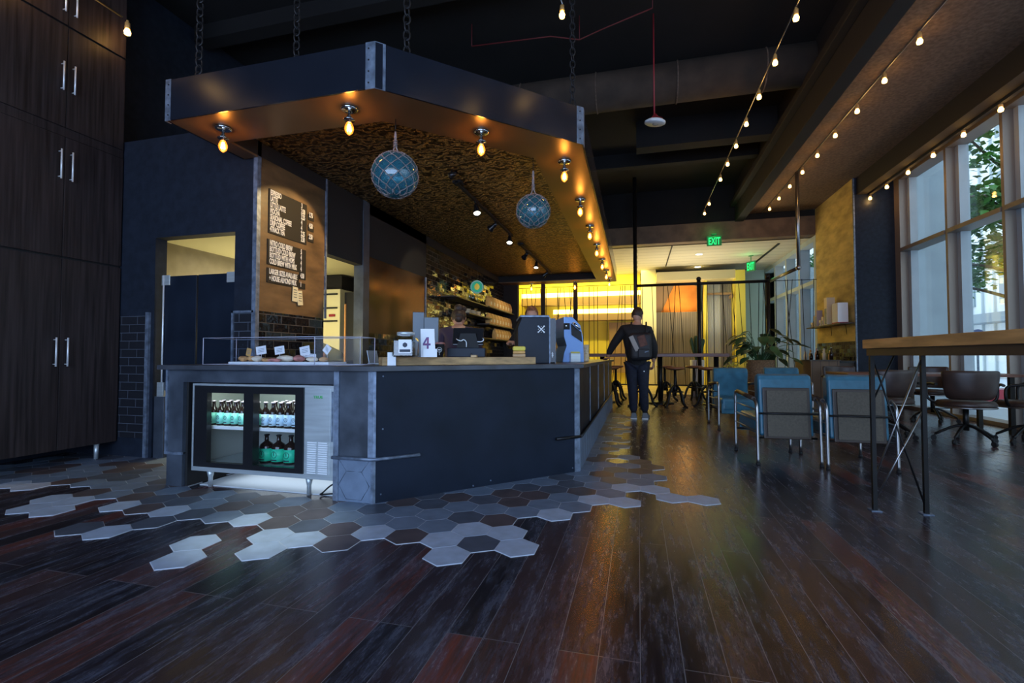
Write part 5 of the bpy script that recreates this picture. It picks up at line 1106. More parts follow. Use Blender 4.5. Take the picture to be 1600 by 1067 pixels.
# ------------------------------------------------------------------ dining table and office chairs by the window
o = thing('dining_table', 'dark wooden dining table by the window behind office chairs', 'table', (3.8, 7.85, 0))
m = MB(); m.bx(2.75, 4.75, 7.45, 8.25, .73, .765); m.build('tabletop', m_redwood, o, .004)
for x in (2.9, 4.6):
    for y in (7.55, 8.15): m = MB(); m.bx(x - .025, x + .025, y - .025, y + .025, 0, .73); m.build('leg', m_blackmet, o)
def office_chair(label):
    t = thing('office_chair', label, 'office chair', (0, 0, 0), 0, 'brown swivel office chairs at the window table')
    m = MB(); sec = []
    for k in range(9):
        a = math.radians(210 + k * 15)
        sec.append((.30 * math.cos(a), -.02 + .25 * math.sin(a)))
    rings = []
    for z, sc in ((.50, .80), (.56, .92), (.68, 1.0), (.80, 1.04), (.835, 1.03)):
        rings.append(([(x * sc, y * sc, z) for x, y in sec], [(x * sc * .86, y * sc * .82, z) for x, y in sec]))
    for (o1, i1), (o2, i2) in zip(rings, rings[1:]):
        for k in range(8):
            m._new([o1[k], o1[k + 1], o2[k + 1], o2[k]], [(0, 1, 2, 3)]); m._new([i1[k], i1[k + 1], i2[k + 1], i2[k]], [(3, 2, 1, 0)])
        for k in (0, 8): m._new([o1[k], i1[k], i2[k], o2[k]], [(0, 1, 2, 3)])
    for k in range(8):
        m._new([rings[0][0][k], rings[0][0][k + 1], rings[0][1][k + 1], rings[0][1][k]], [(0, 1, 2, 3)]); m._new([rings[-1][0][k], rings[-1][0][k + 1], rings[-1][1][k + 1], rings[-1][1][k]], [(0, 1, 2, 3)])
    bmesh.ops.remove_doubles(m.bm, verts=m.bm.verts, dist=.0005); bk_ = m.build('backrest', m_brownleather, t, smooth=True); sb_ = bk_.modifiers.new('sub', 'SUBSURF'); sb_.levels = 1; sb_.render_levels = 1
    m = MB(); m.lathe([(.20, .405), (.26, .415), (.27, .45), (.25, .48), (.05, .49)], seg=24); m.build('seat', m_brownleather, t)
    m = MB(); m.lathe([(.265, .405), (.272, .41), (.272, .42)], seg=24); m.build('seat_piping', m_tube, t)
    for sg in (-1, 1):
        m = MB(); m.tube(smooth_path([(sg * .20, .12, .42), (sg * .31, .13, .50), (sg * .32, .12, .64), (sg * .31, .02, .675), (sg * .29, -.12, .67)], 5), .016, 8); m.build('armrest', m_blackmet, t)
    m = MB(); m.cyl((0, 0, .14), (0, 0, .41), .028); m.build('column', m_blackmet, t)
    for k in range(5):
        a = 2 * PI * k / 5 + .3; c_, s_ = math.cos(a), math.sin(a)
        m = MB(); m.tube(smooth_path([(.02 * c_, .02 * s_, .20), (.12 * c_, .12 * s_, .17), (.27 * c_, .27 * s_, .075)], 4), .015, 7); lg = m.build('leg', m_blackmet, t)
        m = MB(); m.cyl((.285 * c_ - .015 * s_, .285 * s_ + .015 * c_, .028), (.285 * c_ + .015 * s_, .285 * s_ - .015 * c_, .028), .028, seg=14); m.cyl((.28 * c_, .28 * s_, .03), (.27 * c_, .27 * s_, .08), .008, seg=6); m.build('caster', m_black, lg)
    return t
oc = office_chair('brown leather office chair with its back to us, in front of the window mullion')
oc.location = (3.66, 6.72, 0); oc.rotation_euler = (0, 0, math.radians(-12))
for x, y, r, lb in [(2.98, 6.95, 8, 'brown leather office chair half hidden behind the bar table legs'), (4.33, 6.85, 50, 'brown leather office chair at the right edge of view, turned sideways'),
                    (4.35, 8.75, 170, 'brown leather office chair on the far side of the window table'), (3.2, 8.8, 190, 'brown leather office chair on the far side, left, seen between other chairs')]:
    dup(oc, (x, y, 0), rz=math.radians(r), label=lb, group='brown swivel office chairs at the window table')

# ------------------------------------------------------------------ plants, crate
pp = thing('potted_philodendron', 'big leafy philodendron in a woven basket beside the lounge', 'plant', (2.32, 10.35, 0))
m = MB(); m.lathe([(.17, 0), (.23, .30), (.26, .60), (.25, .92), (.22, .92), (.20, .80)], (2.32, 10.35, 0), 28); m.build('basket', m_basket, pp)
m = MB(); m.lathe([(.22, .86), (.01, .88)], (2.32, 10.35, 0)); m.build('soil', m_brownfr, pp)
rr = random.Random(9)
for k in range(44):
    a = rr.uniform(0, 2 * PI); L = rr.uniform(.28, .62); hh = rr.uniform(.02, .50) if k > 4 else rr.uniform(.5, .66)
    if k <= 4: L *= .5
    b0 = Vector((2.32 + .06 * math.cos(a), 10.35 + .06 * math.sin(a), .88)); tip = Vector((2.32 + L * math.cos(a), 10.35 + L * math.sin(a), .92 + hh)); mid = (b0 + tip) / 2 + Vector((0, 0, .12))
    m = MB(); m.tube(smooth_path([b0, mid, tip], 4), .006, 5); dirv = Vector((math.cos(a), math.sin(a), rr.uniform(-.75, -.15))).normalized(); side = dirv.cross(Vector((0, 0, 1))).normalized(); nn = side.cross(dirv)
    ll = rr.uniform(.20, .32); ww = ll * .36; prf = [(0, .25), (.15, .85), (.4, 1.0), (.7, .62), (1, .03)]
    L_ = [m.bm.verts.new(tip + dirv * (ll * t_) + side * ww * w_ - nn * (.10 * ll * t_ * t_) + nn * ww * .18 * w_) for t_, w_ in prf]; C_ = [m.bm.verts.new(tip + dirv * (ll * t_) - nn * (.10 * ll * t_ * t_)) for t_, w_ in prf]; R_ = [m.bm.verts.new(tip + dirv * (ll * t_) - side * ww * w_ - nn * (.10 * ll * t_ * t_) + nn * ww * .18 * w_) for t_, w_ in prf]
    for q in range(4):
        m.bm.faces.new((L_[q], L_[q + 1], C_[q + 1], C_[q])); m.bm.faces.new((C_[q], C_[q + 1], R_[q + 1], R_[q]))
    m.build('leaf', m_leaf, pp, smooth=True)
o = thing('yellow_flowers', 'low clump of yellow flowers left of the philodendron basket', 'flowers', (1.86, 10.3, 0))
m = MB(); m.lathe([(.10, .0), (.14, .72), (.12, .72)], (1.86, 10.3, 0)); m.build('planter', m_kraft, o)
m = MB()
for k in range(40): m.sph((1.86 + rr.gauss(0, .10), 10.3 + rr.gauss(0, .10), .80 + rr.uniform(-.05, .08)), .022, (1, 1, .7), 8, 5)
q = m.build('blooms', m_yel2, o); q['kind'] = 'stuff'
o = thing('potted_cactus', 'tall spiky cactus plant behind the cord screen', 'plant', (1.42, 12.7, 0))
m = MB(); m.lathe([(.14, 0), (.17, .9), (.15, .9)], (1.42, 12.7, 0)); m.build('pot', m_white, o)
for k in range(7):
    a = k * .9; m = MB(); m.tube(smooth_path([(1.42, 12.7, .88), (1.42 + .10 * math.cos(a), 12.7 + .10 * math.sin(a), 1.15), (1.42 + .16 * math.cos(a), 12.7 + .16 * math.sin(a), 1.42 + .04 * (k % 3))], 4), [.035] * 8 + [.015], 8); m.build('stem', m_leaf2, o)
o = thing('wooden_crate', 'dark wooden crate cabinet behind the far blue armchair', 'crate', (3.3, 9.7, 0))
m = MB(); m.bx(2.95, 3.40, 9.55, 9.95, 0, .91); m.build('crate_body', BRICK('crate_planks', (0.13, .075, .04), (.02, .012, .01), .13, 3, .004, .6, 'XZ', col2=(.17, .10, .05)), o, .004)
m = MB(); m.bx(2.93, 3.42, 9.53, 9.97, .91, .93); m.build('crate_top', m_brownfr, o)

# ------------------------------------------------------------------ retail shelf and service bar on the ochre wall
o = thing('wall_shelf', 'dark shelf of boxes on the ochre wall at right', 'shelf', (4.1, 12, 1.66)); m = MB(); m.bx(3.98, 4.235, 10.98 + .14, 13.15, 1.655, 1.68); m.build('board', m_brownfr, o, .002)
for yy in (11.5, 12.3): m = MB(); m.tube([(4.235, yy, 1.45), (4.22, yy, 1.65), (4.0, yy, 1.65)], .006, 6); m.build('bracket', m_blackmet, o)
items = [(11.42, .30, .17, .42, 'big white gift box with red edge nearest on ochre wall shelf'), (11.98, .16, .14, .60, 'tall pale carton behind the big white gift box'), (12.26, .09, .09, .20, 'small cream carton right of the tall pale carton'),
         (12.44, .07, .08, .14, 'smaller cream carton in the middle of ochre wall shelf'), (12.64, .12, .10, .38, 'square grey carton near the far end of shelf'), (12.82, .08, .08, .26, 'narrow cream carton near the far end of shelf'), (12.98, .08, .08, .12, 'little cream carton at the far end of shelf')]
for i, (y, wy, wx, h, lb) in enumerate(items):
    o = thing('gift_box', lb, 'box', (4.1, y, 1.68), 0, 'boxes on the ochre wall shelf'); m = MB(); m.bx(4.1 - wx / 2 - .02, 4.1 + wx / 2, y - wy / 2, y + wy / 2, 1.681, 1.68 + h); m.build('carton', m_paper if i == 0 else (m_whitecup if i != 4 else M('mauve_carton', (.45, .38, .42), .7)), o, .003)
    m = MB()
    if i == 0: m.bx(4.1 - wx / 2 - .023, 4.1 + wx / 2 + .002, y - wy / 2 - .003, y + wy / 2 + .003, 1.681, 1.70)
    else: m.bx(4.1 - wx / 2 - .022, 4.1 - wx / 2 - .02, y - wy * .35, y + wy * .35, 1.70, 1.68 + h * .6)
    m.build('band', M('red_band', (.45, .03, .08), .5) if i == 0 else m_edge, o)
o = thing('service_bar', 'dark sideboard counter under the ochre wall shelf', 'sideboard', (4.0, 12, 0)); m = MB(); m.bx(3.72, 4.23, 11.14, 13.15, 0, .86); m.build('cabinet', m_brownfr, o, .004); m = MB(); m.bx(3.70, 4.23, 11.12, 13.17, .86, .90); m.build('worktop', m_blackgl, o)
bt0 = None; rr = random.Random(3)
for k in range(9):
    y = 12.98 - k * .2; h = [.20, .24, .16, .26, .22, .18, .24, .20, .26][k]
    o = thing('condiment_bottle', '%s small dark or pale bottle from the far end on the service bar' % ORD[k], 'bottle', (3.9, y, .90), 0, 'bottles on the service bar')
    m = MB(); m.lathe([(.035, 0), (.038, h * .6), (.018, h * .75), (.018, h)], (3.9 + .05 * (k % 2), y, .901), 14); m.build('bottle_body', [m_whitecup, m_kraft, m_amberbottle, m_pinkp, m_amberbottle, m_blackgl][k % 6], o)
    m = MB(); m.lathe([(.020, h), (.018, h + .02)], (3.9 + .05 * (k % 2), y, .901), 12); m.build('cap', m_stain, o)

# ------------------------------------------------------------------ festoon lights
def festoon(x, z, ylist, y0, y1, label):
    o = thing('string_light', label, 'string lights', (x, y0, z), 0, 'bulb strings along the ceiling')
    m = MB(); m.cyl((x, y0, z + .11), (x, y1, z + .11), .009, seg=6); m.build('conduit', m_tube, o)
    for k, y in enumerate(ylist):
        m = MB(); m.lathe([(.022, z + .085), (.024, z + .03), (.016, z + .025)], (x, y, 0), 12); m.cyl((x, y, z + .08), (x, y, z + .11), .012, seg=8); sk = m.build('socket', m_kraft, o)
        m = MB(); m.lathe([(.014, z + .03), (.030, z - .005), (.026, z - .03), (.003, z - .042)], (x, y, 0), 12); m.build('bulb', m_strbulb, sk)
        lamp('string_glow', 'POINT', (x, y, z - .07), 1.5, AMB, .03)
festoon(1.6, 4.48, [5.42 + .78 * k for k in range(-5, 10) if k != 7], .5, 13.1, 'leftmost long string of bare bulbs running down dark ceiling')
festoon(3.03, 4.47, [5.38 + .78 * k for k in range(-4, 10)], .5, 13.1, 'middle string of bare bulbs under the brown soffit')
festoon(4.52, 4.16, [6.72 + .728 * k for k in range(7)][:6] + [11.03], 3.0, 11.05, 'right string of bare bulbs along the tops of shop windows')
festoon(-4.88, 4.22, [3.55 - .78 * k for k in range(5)], 0.2, 3.5, 'short string of bare bulbs in front of the tall cabinets')
for i, (x, y, z, c0__, lb) in enumerate([(-.75, 4.95, 4.62, (-.78, 4.6, 4.75), 'single bare bulb high above the right canopy edge')]):
    o = thing('conduit_bulb', lb, 'light bulb', (x, y, z)); m = MB(); m.tube([c0__, (x, y, z + .12), (x, y, z + .06)], .008, 8); m.tube([c0__, (c0__[0], c0__[1], 5.4)], .006, 6); m.build('conduit', m_tube, o)
    m = MB(); m.lathe([(.022, z + .09), (.026, z + .03)], (x, y, 0), 12); m.build('socket', m_kraft, o); m = MB(); m.lathe([(.014, z + .03), (.032, z - .01), (.026, z - .04), (.003, z - .05)], (x, y, 0), 12); m.build('bulb', m_strbulb, o)
    lamp('bulb_glow', 'POINT', (x, y, z - .08), 1.6, AMB, .03)

# exit signs
def exit_sign(x, y, z, w, h, label, rot=0, rod=.06):
    o = thing('exit_sign', label, 'exit sign', (x, y, z), rot, 'green exit signs')
    m = MB(); m.bx(-w / 2, w / 2, 0, .04, -h / 2, h / 2); m.build('housing', m_exitbg, o, .004, world=False)
    c = bpy.data.curves.new('t', 'FONT'); c.body = 'EXIT'; c.size = h * 1.02; c.align_x = 'CENTER'; c.extrude = .002; c.offset = .006; c.resolution_u = 3
    tmp = bpy.data.objects.new('t', c); COL.objects.link(tmp); me = bpy.data.meshes.new_from_object(tmp.evaluated_get(bpy.context.evaluated_depsgraph_get())); bpy.data.objects.remove(tmp); bpy.data.curves.remove(c)
    me.transform(Matrix.Translation((0, -.003, -h * .36)) @ R_FRONT.to_4x4() @ Matrix.Diagonal((w / (h * 2.6), 1, 1, 1))); me.materials.clear(); me.materials.append(m_exitg)
    l = bpy.data.objects.new('lettering', me); COL.objects.link(l); l.parent = o
    m = MB(); m.cyl((0, .02, h / 2), (0, .02, h / 2 + rod), .01); m.bx(-.06, .06, -.01, .055, h / 2 + rod - .02, h / 2 + rod); m.build('mount', m_exitbg, o, world=False)
    return o
exit_sign(1.915, 13.145, 3.95, .355, .25, 'green lit EXIT sign fixed on the brown beam'); lamp('exit_glow', 'POINT', (1.915, 12.98, 4.12), 1.6, (.02, 1, .2), .05)
exit_sign(3.25, 15.5, 3.66, .30, .30, 'green lit EXIT sign seen at an angle in the back room', math.radians(-52), .17); lamp('exit_glow', 'POINT', (3.15, 15.3, 3.75), 2.2, (.02, 1, .3), .05)
# round pendant speaker with red conduit, pipes, duct
o = thing('pendant_speaker', 'white round disc speaker hanging on a thin red conduit', 'speaker', (.24, 6.33, 4.0))
m = MB(); m.lathe([(.10, .02), (.13, .0), (.13, -.02), (.115, -.03), (.02, -.032)], (.235, 6.33, 4.0), 28, Euler((.12, .12, 0)).to_matrix()); m.build('disc', m_white, o)
m = MB(); m.lathe([(.015, .10), (.05, .05), (.10, .02)], (.235, 6.33, 4.0), 20); m.build('dome', m_red, o); m = MB(); m.cyl((.225, 6.31, 4.08), (.225, 6.31, 5.4), .010, seg=8); m.build('conduit', m_red, o)
m = MB(); m.torus((.24, 6.33, 3.968), .035, .004, seg=16, rs=5); m.build('grille_ring', m_edge, o)
o = tag(MB.build((lambda mm: (mm.tube([(-2.1, 5.9, 5.1), (-1.06, 6.0, 5.12), (-.7, 6.1, 5.08), (-.4, 6.0, 5.1), (.2, 5.85, 5.15)], .008, 6), [mm.cyl((a_, b_, c_), (a_, b_, 5.4), .006, seg=6) for a_, b_, c_ in ((-2.1, 5.9, 5.1), (-.7, 6.1, 5.08), (.2, 5.85, 5.15))], mm)[2])(MB()), 'sprinkler_pipe', M('dim_red_pipe', (0.12, 0.008, 0.012), 0.6)), 'thin dark red sprinkler pipe under the black ceiling', 'pipe')
o = thing('air_duct', 'large round air duct crossing below the dark ceiling', 'duct', (1, 7.6, 5.1)); m = MB(); m.cyl((-5.6, 7.6, 5.17), (2.44, 7.6, 5.17), .29, seg=28); m.build('duct_body', M('dusty_duct', (.05, .034, .025), .85, var=.35, scale=3, bump=.2), o)
for x in (-3.0, -1.8, -.6, .6, 1.8): m = MB(); m.torus((x, 7.6, 5.17), .295, .012, 'X', 28, 6); m.build('joint_band', m_ceilbrown, o)
m = MB(); m.bx(.0, 2.4, 9.2, 9.5, 4.9, 5.4); struct('beam_cross', m, m_ceil)
m = MB(); m.bx(-5.7, 2.4, 5.0, 5.2, 5.2, 5.4); m.bx(-5.7, 2.4, 10.6, 10.8, 5.1, 5.4); struct('beam_cross', m, m_ceil)

# ------------------------------------------------------------------ people
def skin_mesh(nodes, edges, sub=2):
    """nodes: name -> (pos, radius or (rx, ry))"""
    me = bpy.data.meshes.new('fig'); names = list(nodes); ix = {n: i for i, n in enumerate(names)}
    me.from_pydata([tuple(nodes[n][0]) for n in names], [(ix[a], ix[b]) for a, b in edges], [])
    o = bpy.data.objects.new('fig', me); COL.objects.link(o); mod = o.modifiers.new('skin', 'SKIN'); mod.use_smooth_shade = True
    for i, n in enumerate(names):
        r = nodes[n][1]; me.skin_vertices[0].data[i].radius = r if isinstance(r, tuple) else (r, r)
    me.skin_vertices[0].data[0].use_root = True
    s_ = o.modifiers.new('sub', 'SUBSURF'); s_.levels = sub; s_.render_levels = sub
    bpy.context.view_layer.update(); out = bpy.data.meshes.new_from_object(o.evaluated_get(bpy.context.evaluated_depsgraph_get()))
    bpy.data.objects.remove(o); bpy.data.meshes.remove(me); return out
def add_mesh(m, me): m.bm.from_mesh(me); bpy.data.meshes.remove(me)
def head(m, c, yaw, pitch=0, s=1.0):
    """head added to a body mesh; faces -Y at yaw 0; c = centre"""
    R = Euler((pitch, 0, yaw)).to_matrix(); c = Vector(c)
    m.sph(c, .098 * s, (.80, .98, 1.17), 22, 16, R); m.sph(c + R @ Vector((0, -.025, -.055)) * s, .066 * s, (.86, .92, 1.0), 16, 10, R)
    m.tube([c + R @ Vector((0, -.088, .012)) * s, c + R @ Vector((0, -.114, -.022)) * s, c + R @ Vector((0, -.094, -.030)) * s], [.007 * s, .014 * s, .012 * s], 8)
    for sg in (-1, 1):
        m.sph(c + R @ Vector((sg * .080, .005, -.005)) * s, .026 * s, (.32, .65, 1.1), 10, 8, R); m.sph(c + R @ Vector((sg * .030, -.086, .012)) * s, .013 * s, (1, .6, .7), 8, 6, R)
    m.sph(c + R @ Vector((0, -.090, -.056)) * s, .020 * s, (1.1, .4, .35), 10, 6, R)
def hand(m, wrist, d, nrm, curl=.5, s=1.0, flip=1):
    d = Vector(d).normalized(); nrm = Vector(nrm); nrm = (nrm - d * nrm.dot(d)).normalized(); side = d.cross(nrm) * flip; w = Vector(wrist)
    m.sph(w + d * .045 * s, .045 * s, (.9, .9, .9), 12, 8, Matrix((side * 1.0, d * 1.15, nrm * .42)).transposed())
    for k, L in enumerate((.070, .080, .075, .060)):
        b = w + d * .082 * s + side * (.028 - .0185 * k) * s; c1 = b + (d * math.cos(curl * .5) - nrm * math.sin(curl * .5)) * L * .5 * s; c2 = c1 + (d * math.cos(curl * 1.5) - nrm * math.sin(curl * 1.5)) * L * .5 * s
        m.tube([b - d * .02, b, c1, c2], [.009 * s, .009 * s, .0085 * s, .0065 * s], 7)
    t0 = w + side * .030 * s + d * .025 * s; m.tube([t0, t0 + (side * .6 + d * .6 - nrm * .3).normalized() * .035 * s, t0 + (side * .35 + d * .9 - nrm * .5).normalized() * .062 * s], [.011 * s, .010 * s, .008 * s], 7)
def hair(c, yaw, pitch, s, mat, parent, extra=(), low=-.055):
    R = Euler((pitch, 0, yaw)).to_matrix(); c = Vector(c); m = MB()
    m.sph(c + R @ Vector((0, .016, .018)) * s, .105 * s, (.84, .93, 1.12), 22, 16, R)
    kill = [v for v in m.bm.verts if (R.inverted() @ (v.co - c)).y < -.045 * s and (R.inverted() @ (v.co - c)).z < .07 * s or (R.inverted() @ (v.co - c)).z < low * s or (low < -.06 and (R.inverted() @ (v.co - c)).y < -.02 * s and (R.inverted() @ (v.co - c)).z < .05 * s)]
    bmesh.ops.delete(m.bm, geom=kill, context='VERTS')
    for v in m.bm.verts: v.co += (v.co - c).normalized() * .006 * noise.noise(v.co * 45)
    for off, r_ in extra: m.sph(c + R @ Vector(off) * s, r_ * s, (1, 1, .9), 16, 10)
    return m.build('hair', mat, parent)

def dress(ob, zn, wr):
    off = Vector((0, 0, 0)); p = ob.parent
    while p is not None: off += p.location; p = p.parent
    for f in ob.data.polygons:
        c = f.center + off
        if c.z < zn and all((c - w).length > .15 for w in wr): f.material_index = 1
# the man leaning on the counter, seen from behind
man = thing('person', 'man in black jacket and jeans seen from behind, leaning on the counter', 'person', (0.0, 7.88, 0))
V = Vector
J = dict(pel=(V((-.02, 7.90, .93)), (.135, .11)), wa=(V((-.03, 7.92, 1.08)), (.135, .105)), ch=(V((-.045, 7.93, 1.28)), (.165, .12)), sh=(V((-.035, 7.95, 1.43)), (.12, .09)), nk=(V((-.005, 7.97, 1.53)), .055), hd=(V((.0, 7.98, 1.60)), .06),
         ls=(V((-.22, 7.93, 1.42)), .068), le=(V((-.40, 7.96, 1.16)), .050), lw=(V((-.475, 7.99, .975)), .034), rs=(V((.16, 7.93, 1.40)), .068), re=(V((.25, 7.88, 1.12)), .050), rw=(V((.24, 8.02, .90)), .034),
         lh=(V((-.10, 7.89, .86)), .095), lk=(V((-.09, 7.86, .48)), .062), la=(V((-.07, 7.93, .09)), .044), lt=(V((-.075, 8.06, .045)), .038), rh=(V((.075, 7.89, .86)), .095), rk=(V((.08, 7.84, .48)), .062), ra=(V((.10, 7.95, .10)), .044), rtt=(V((.13, 8.08, .045)), .038))
ED = [('pel', 'wa'), ('wa', 'ch'), ('ch', 'sh'), ('sh', 'nk'), ('nk', 'hd'), ('sh', 'ls'), ('ls', 'le'), ('le', 'lw'), ('sh', 'rs'), ('rs', 're'), ('re', 'rw'), ('pel', 'lh'), ('lh', 'lk'), ('lk', 'la'), ('la', 'lt'), ('pel', 'rh'), ('rh', 'rk'), ('rk', 'ra'), ('ra', 'rtt')]
m = MB(); add_mesh(m, skin_mesh(J, ED)); head(m, (.0, 8.0, 1.655), math.radians(155), math.radians(24)); hand(m, (-.475, 7.99, .97), (-.25, .45, -.12), (0, 0, 1), .3); hand(m, (.24, 8.02, .90), (0, .5, -.9), (1, 0, 0), .8); bod = m.build('body', [m_skin, m_shirtblk], man); dress(bod, 1.47, [V((-.475, 7.99, .97)), V((.24, 8.02, .90))])
def scaled(keys, k, over=None):
    d = {n: (J[n][0], tuple(r * k for r in J[n][1]) if isinstance(J[n][1], tuple) else J[n][1] * k) for n in keys}
    if over: d.update(over)
    return d
tk = ['pel', 'wa', 'ch', 'sh', 'ls', 'le', 'lw', 'rs', 're', 'rw', 'nk', 'lh', 'rh']
m = MB(); add_mesh(m, skin_mesh(scaled(tk, 1.34, {'lh': (V((-.10, 7.90, .84)), .118), 'rh': (V((.075, 7.90, .84)), .118), 'lw': (J['lw'][0] + V((.0, 0, .03)), .045), 'rw': (J['rw'][0] + V((0, 0, .03)), .045), 'nk': (V((-.01, 7.96, 1.50)), .062)}), [e for e in ED if e[0] in tk and e[1] in tk])); m.build('jacket', m_shirtblk, man)
lk_ = ['pel', 'lh', 'lk', 'la', 'rh', 'rk', 'ra']
m = MB(); add_mesh(m, skin_mesh(scaled(lk_, 1.30, {'la': (J['la'][0] + V((0, -.01, .01)), .068), 'ra': (J['ra'][0] + V((0, -.01, .01)), .068), 'pel': (V((-.02, 7.90, .95)), (.15, .12))}), [e for e in ED if e[0] in lk_ and e[1] in lk_])); m.build('jeans', m_jeans, man)
hair((.0, 8.0, 1.655), math.radians(155), math.radians(24), 1.0, m_hairbrown, man)
for x, y, tx in ((-.072, 7.93, -.005), (.10, 7.95, .03)):
    m = MB(); loft(m, [[(x - .05, y - .07, .004), (x + .05, y - .07, .004), (x + .055 + tx, y + .20, .004), (x - .045 + tx, y + .20, .004)], [(x - .047, y - .07, .05), (x + .047, y - .07, .05), (x + .05 + tx, y + .19, .035), (x - .04 + tx, y + .19, .035)], [(x - .035, y - .05, .10), (x + .035, y - .05, .10), (x + .03, y + .05, .095), (x - .03, y + .05, .095)]])
    sh = m.build('shoe', M('grey_trainer', (.16, .18, .20), .6) if 'grey_trainer' not in bpy.data.materials else bpy.data.materials['grey_trainer'], man, .012)
    m = MB(); m.bx(x - .05, x + .05, y - .075, y + .19, 0.0, .018); m.build('sole', m_white, sh, .004)
m = MB(); m.sph((.09, 7.78, .76), .018, (1, .4, 1)); m.build('key_tag', m_white, man)
bk = thing('backpack', 'black backpack with pale strip and rust patch on the leaning man', 'backpack', (.03, 7.78, 1.1))
m = MB(); m.bx(-.13, .21, 7.60, 7.80, .93, 1.36); m.build('bag_body', m_bag, bk, .07, segs=4)
m = MB(); m.box((-.055, 7.597, 1.19), (.07, .02, .25), mat=Matrix.Rotation(math.radians(-24), 4, 'Y')); m.build('pale_strip', M('grey_paper_roll', (.38, .35, .33), .8), bk, .008)
m = MB(); m.box((.065, 7.598, 1.23), (.12, .014, .17), mat=Matrix.Rotation(math.radians(-18), 4, 'Y')); m.build('rust_patch', m_bagred, bk, .01)
m = MB(); m.box((.09, 7.588, 1.04), (.18, .03, .14)); m.build('pocket', m_bag, bk, .02)
m = MB(); m.box((.13, 7.571, 1.065), (.06, .003, .008), mat=Matrix.Rotation(-.3, 4, 'Y')); m.build('reflective_tab', m_edge, bk)
for sg, x in ((-1, -.10), (1, .13)):
    m = MB(); m.tube(smooth_path([(x, 7.78, 1.32), (x, 7.83, 1.46), (x, 7.95, 1.535), (x, 8.06, 1.44), (x, 8.09, 1.25), (x, 8.02, 1.05), (x, 7.80, .98)], 4), .014, 6); m.build('strap', m_bag, bk)

def staff(label, base, Jx, shirt, hairm, hc, hyaw, hpitch, extra=(), pants=m_black, aprons=None, lhand=((0, -1, 0), (0, 0, 1)), rhand=((0, -1, 0), (0, 0, 1)), hs=1.0):
    t = thing('person', label, 'person', base)
    E_ = [e for e in ED if e[0] in Jx and e[1] in Jx]
    m = MB(); add_mesh(m, skin_mesh(Jx, E_)); head(m, hc, hyaw, hpitch, hs)
    hand(m, Jx['lw'][0], *lhand, .6); hand(m, Jx['rw'][0], *rhand, .6); bod = m.build('body', [m_skin, shirt], t); dress(bod, min(Jx['nk'][0].z, hc[2] - .16), [Jx['lw'][0], Jx['rw'][0], V(hc)])
    def sc(keys, k, ov):
        d = {n: (Jx[n][0], tuple(r * k for r in Jx[n][1]) if isinstance(Jx[n][1], tuple) else Jx[n][1] * k) for n in keys}; d.update(ov); return d
    tk = ['pel', 'wa', 'ch', 'sh', 'nk', 'ls', 'le', 'rs', 're']
    d = sc(tk, 1.22, {'nk': (Jx['sh'][0].lerp(Jx['nk'][0], .75), .062)}); 
    m = MB(); add_mesh(m, skin_mesh(d, [e for e in E_ if e[0] in tk and e[1] in tk])); m.build('shirt', shirt, t)
    lk = ['pel', 'lh', 'lk', 'la', 'rh', 'rk', 'ra']; m = MB(); add_mesh(m, skin_mesh(sc(lk, 1.18, {}), [e for e in E_ if e[0] in lk and e[1] in lk])); m.build('trousers', pants, t)
    for q in ('la', 'ra'):
        c = Jx[q][0]; m = MB(); m.sph((c.x, c.y, .04), .05, (1, 2.0, .8)); m.build('shoe', m_black, t)
    hair(hc, hyaw, hpitch, hs, hairm, t, extra, low=-.11 if extra else -.055); return t
def figure(o, face=0.0, bend=0.0, hgt=1.0, larm=None, rarm=None):
    """joint table for a figure at o facing -Y rotated by face; bend leans the trunk forward (radians)"""
    R = Matrix.Rotation(face, 3, 'Z'); o = V(o)
    def G(x, y, z): return o + R @ V((x, y, z)) * hgt
    def T(x, y, z):  # trunk point bent about the hips (z=.95)
        dz = z - .95; return G(x, y - math.sin(bend) * dz, .95 + math.cos(bend) * dz)
    d = dict(pel=(G(0, 0, .95), (.13, .10)), wa=(T(0, 0, 1.10), (.125, .095)), ch=(T(0, .0, 1.28), (.15, .11)), sh=(T(0, 0, 1.42), (.115, .085)), nk=(T(0, -.01, 1.51), .05), hd=(T(0, -.02, 1.58), .055),
             rs=(T(-.19, 0, 1.41), .060), re=(T(-.25, -.05, 1.14), .045), rw=(T(-.22, -.26, 1.02), .031), ls=(T(.19, 0, 1.41), .060), le=(T(.25, -.05, 1.14), .045), lw=(T(.22, -.26, 1.02), .031),
             rh=(G(-.09, 0, .88), .09), rk=(G(-.10, -.02, .48), .058), ra=(G(-.10, .03, .08), .042), lh=(G(.09, 0, .88), .09), lk=(G(.10, -.02, .48), .058), la=(G(.10, .03, .08), .042))
    for k_, v_ in (larm or {}).items(): d[k_] = (V(v_), d[k_][1])
    for k_, v_ in (rarm or {}).items(): d[k_] = (V(v_), d[k_][1])
    return d, T(0, -.035, 1.64)
# barista behind the till (turned away, hair in a loose bun)
jt, hc = figure((-1.93, 5.0, 0), math.radians(200), .50, .93)
staff('barista in plum shirt with dark pinned hair behind the till', (-1.93, 5.0, 0), jt, m_purple, m_hairbrown, hc, math.radians(200), .9, extra=(((.0, .10, .06), .055), ((-.05, .07, .09), .045), ((.0, .065, -.045), .062), ((.0, .055, -.09), .050)), lhand=((.2, 1, -.2), (0, 0, 1)), rhand=((-.2, 1, -.2), (0, 0, 1)))
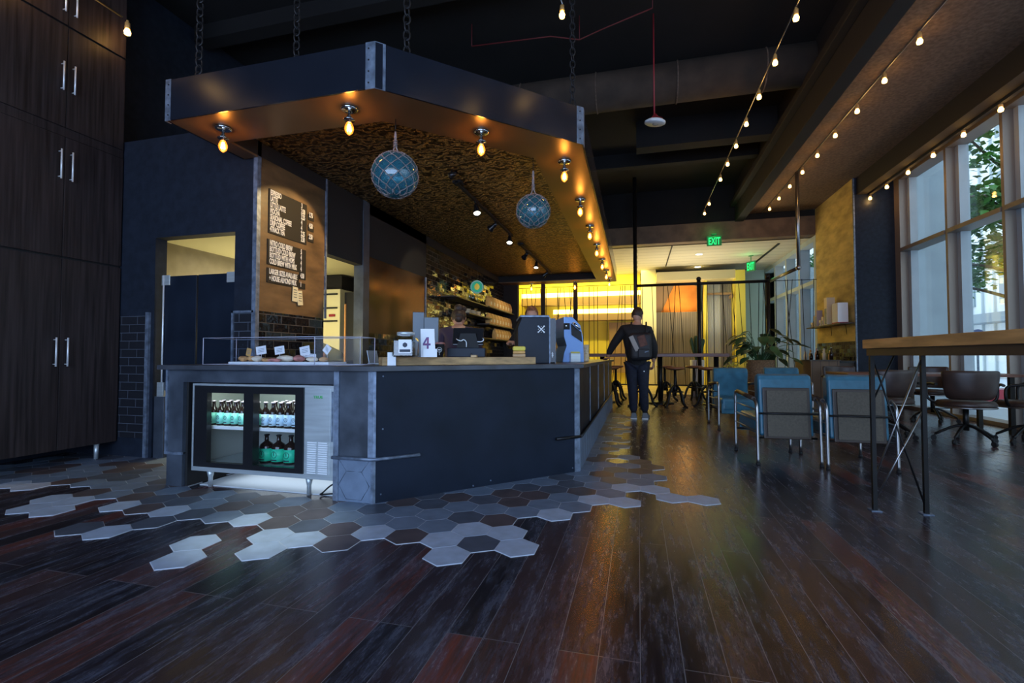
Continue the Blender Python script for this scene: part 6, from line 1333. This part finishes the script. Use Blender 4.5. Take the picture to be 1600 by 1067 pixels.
# barista behind the espresso machine, holding a cup
hx = at(806, 5.05, 1.16)
jt, hc = figure((-1.36, 6.35, 0), math.radians(5), .30, .945, rarm={'re': V((-1.62, 6.05, 1.13)), 'rw': hx + V((-.10, .12, -.02))})
staff('barista mostly hidden behind black espresso machine, holding up a glass', (-1.36, 6.35, 0), jt, m_black, m_hairred, hc, math.radians(5), .3, rhand=((.6, -.7, .1), (0, 0, 1)))
gl = hx + V((.03, -.02, 0)); o = thing('drinking_glass', 'small drinking glass in the hand beside the espresso machine', 'glass', gl); m = MB(); m.lathe([(.030, -.06), (.036, .05), (.034, .05), (.028, -.055)], (gl.x, gl.y, gl.z), 18); m.build('glass_wall', m_jar, o); m = MB(); m.torus((gl.x, gl.y, gl.z + .05), .035, .0025, seg=18, rs=5); m.build('rim', m_white, o)
# helper bending in the kitchen doorway
jt, hc = figure((-3.86, 5.72, 0), math.radians(-60), 1.15, .98)
staff('kitchen helper in olive shirt bending forward in narrow doorway', (-3.86, 5.72, 0), jt, m_olive, m_hairbrown, hc, math.radians(-60), .9, lhand=((-.5, -.6, -.6), (0, 0, 1)), rhand=((-.5, -.6, -.6), (0, 0, 1)))
o = thing('orange_pole', 'thin orange handle standing against the steel door jamb', 'pole', (-3.62, 5.40, 0)); m = MB(); m.cyl((-3.60, 5.36, 0.01), (-3.60, 5.36, 1.66), .012); m.build('pole_shaft', m_orange, o); m = MB(); m.bx(-3.66, -3.54, 5.30, 5.42, 0, .08); m.build('brush', m_kraft, o)
# added spot and unseen fixture that make the pale pool on the tiles
lamp('tile_pool_fill', 'SPOT', (-2.1, 1.6, 4.9), 620, (0.85, 1.0, 0.92), .04, aim=(-2.05, 2.36, 0), spot=14, blend=1.0)
o = thing('added_spotlight', 'added unseen ceiling spotlight aimed down at the hexagonal tiles', 'spotlight', (-2.1, 1.57, 5.4)); m = MB(); m.cyl((-2.1, 1.55, 5.0), (-2.1, 1.52, 5.4), .012); m.lathe([(.05, 0), (.06, .16), (.03, .18)], (-2.1, 1.58, 4.95), 18); m.build('lamp_head', m_black, o)
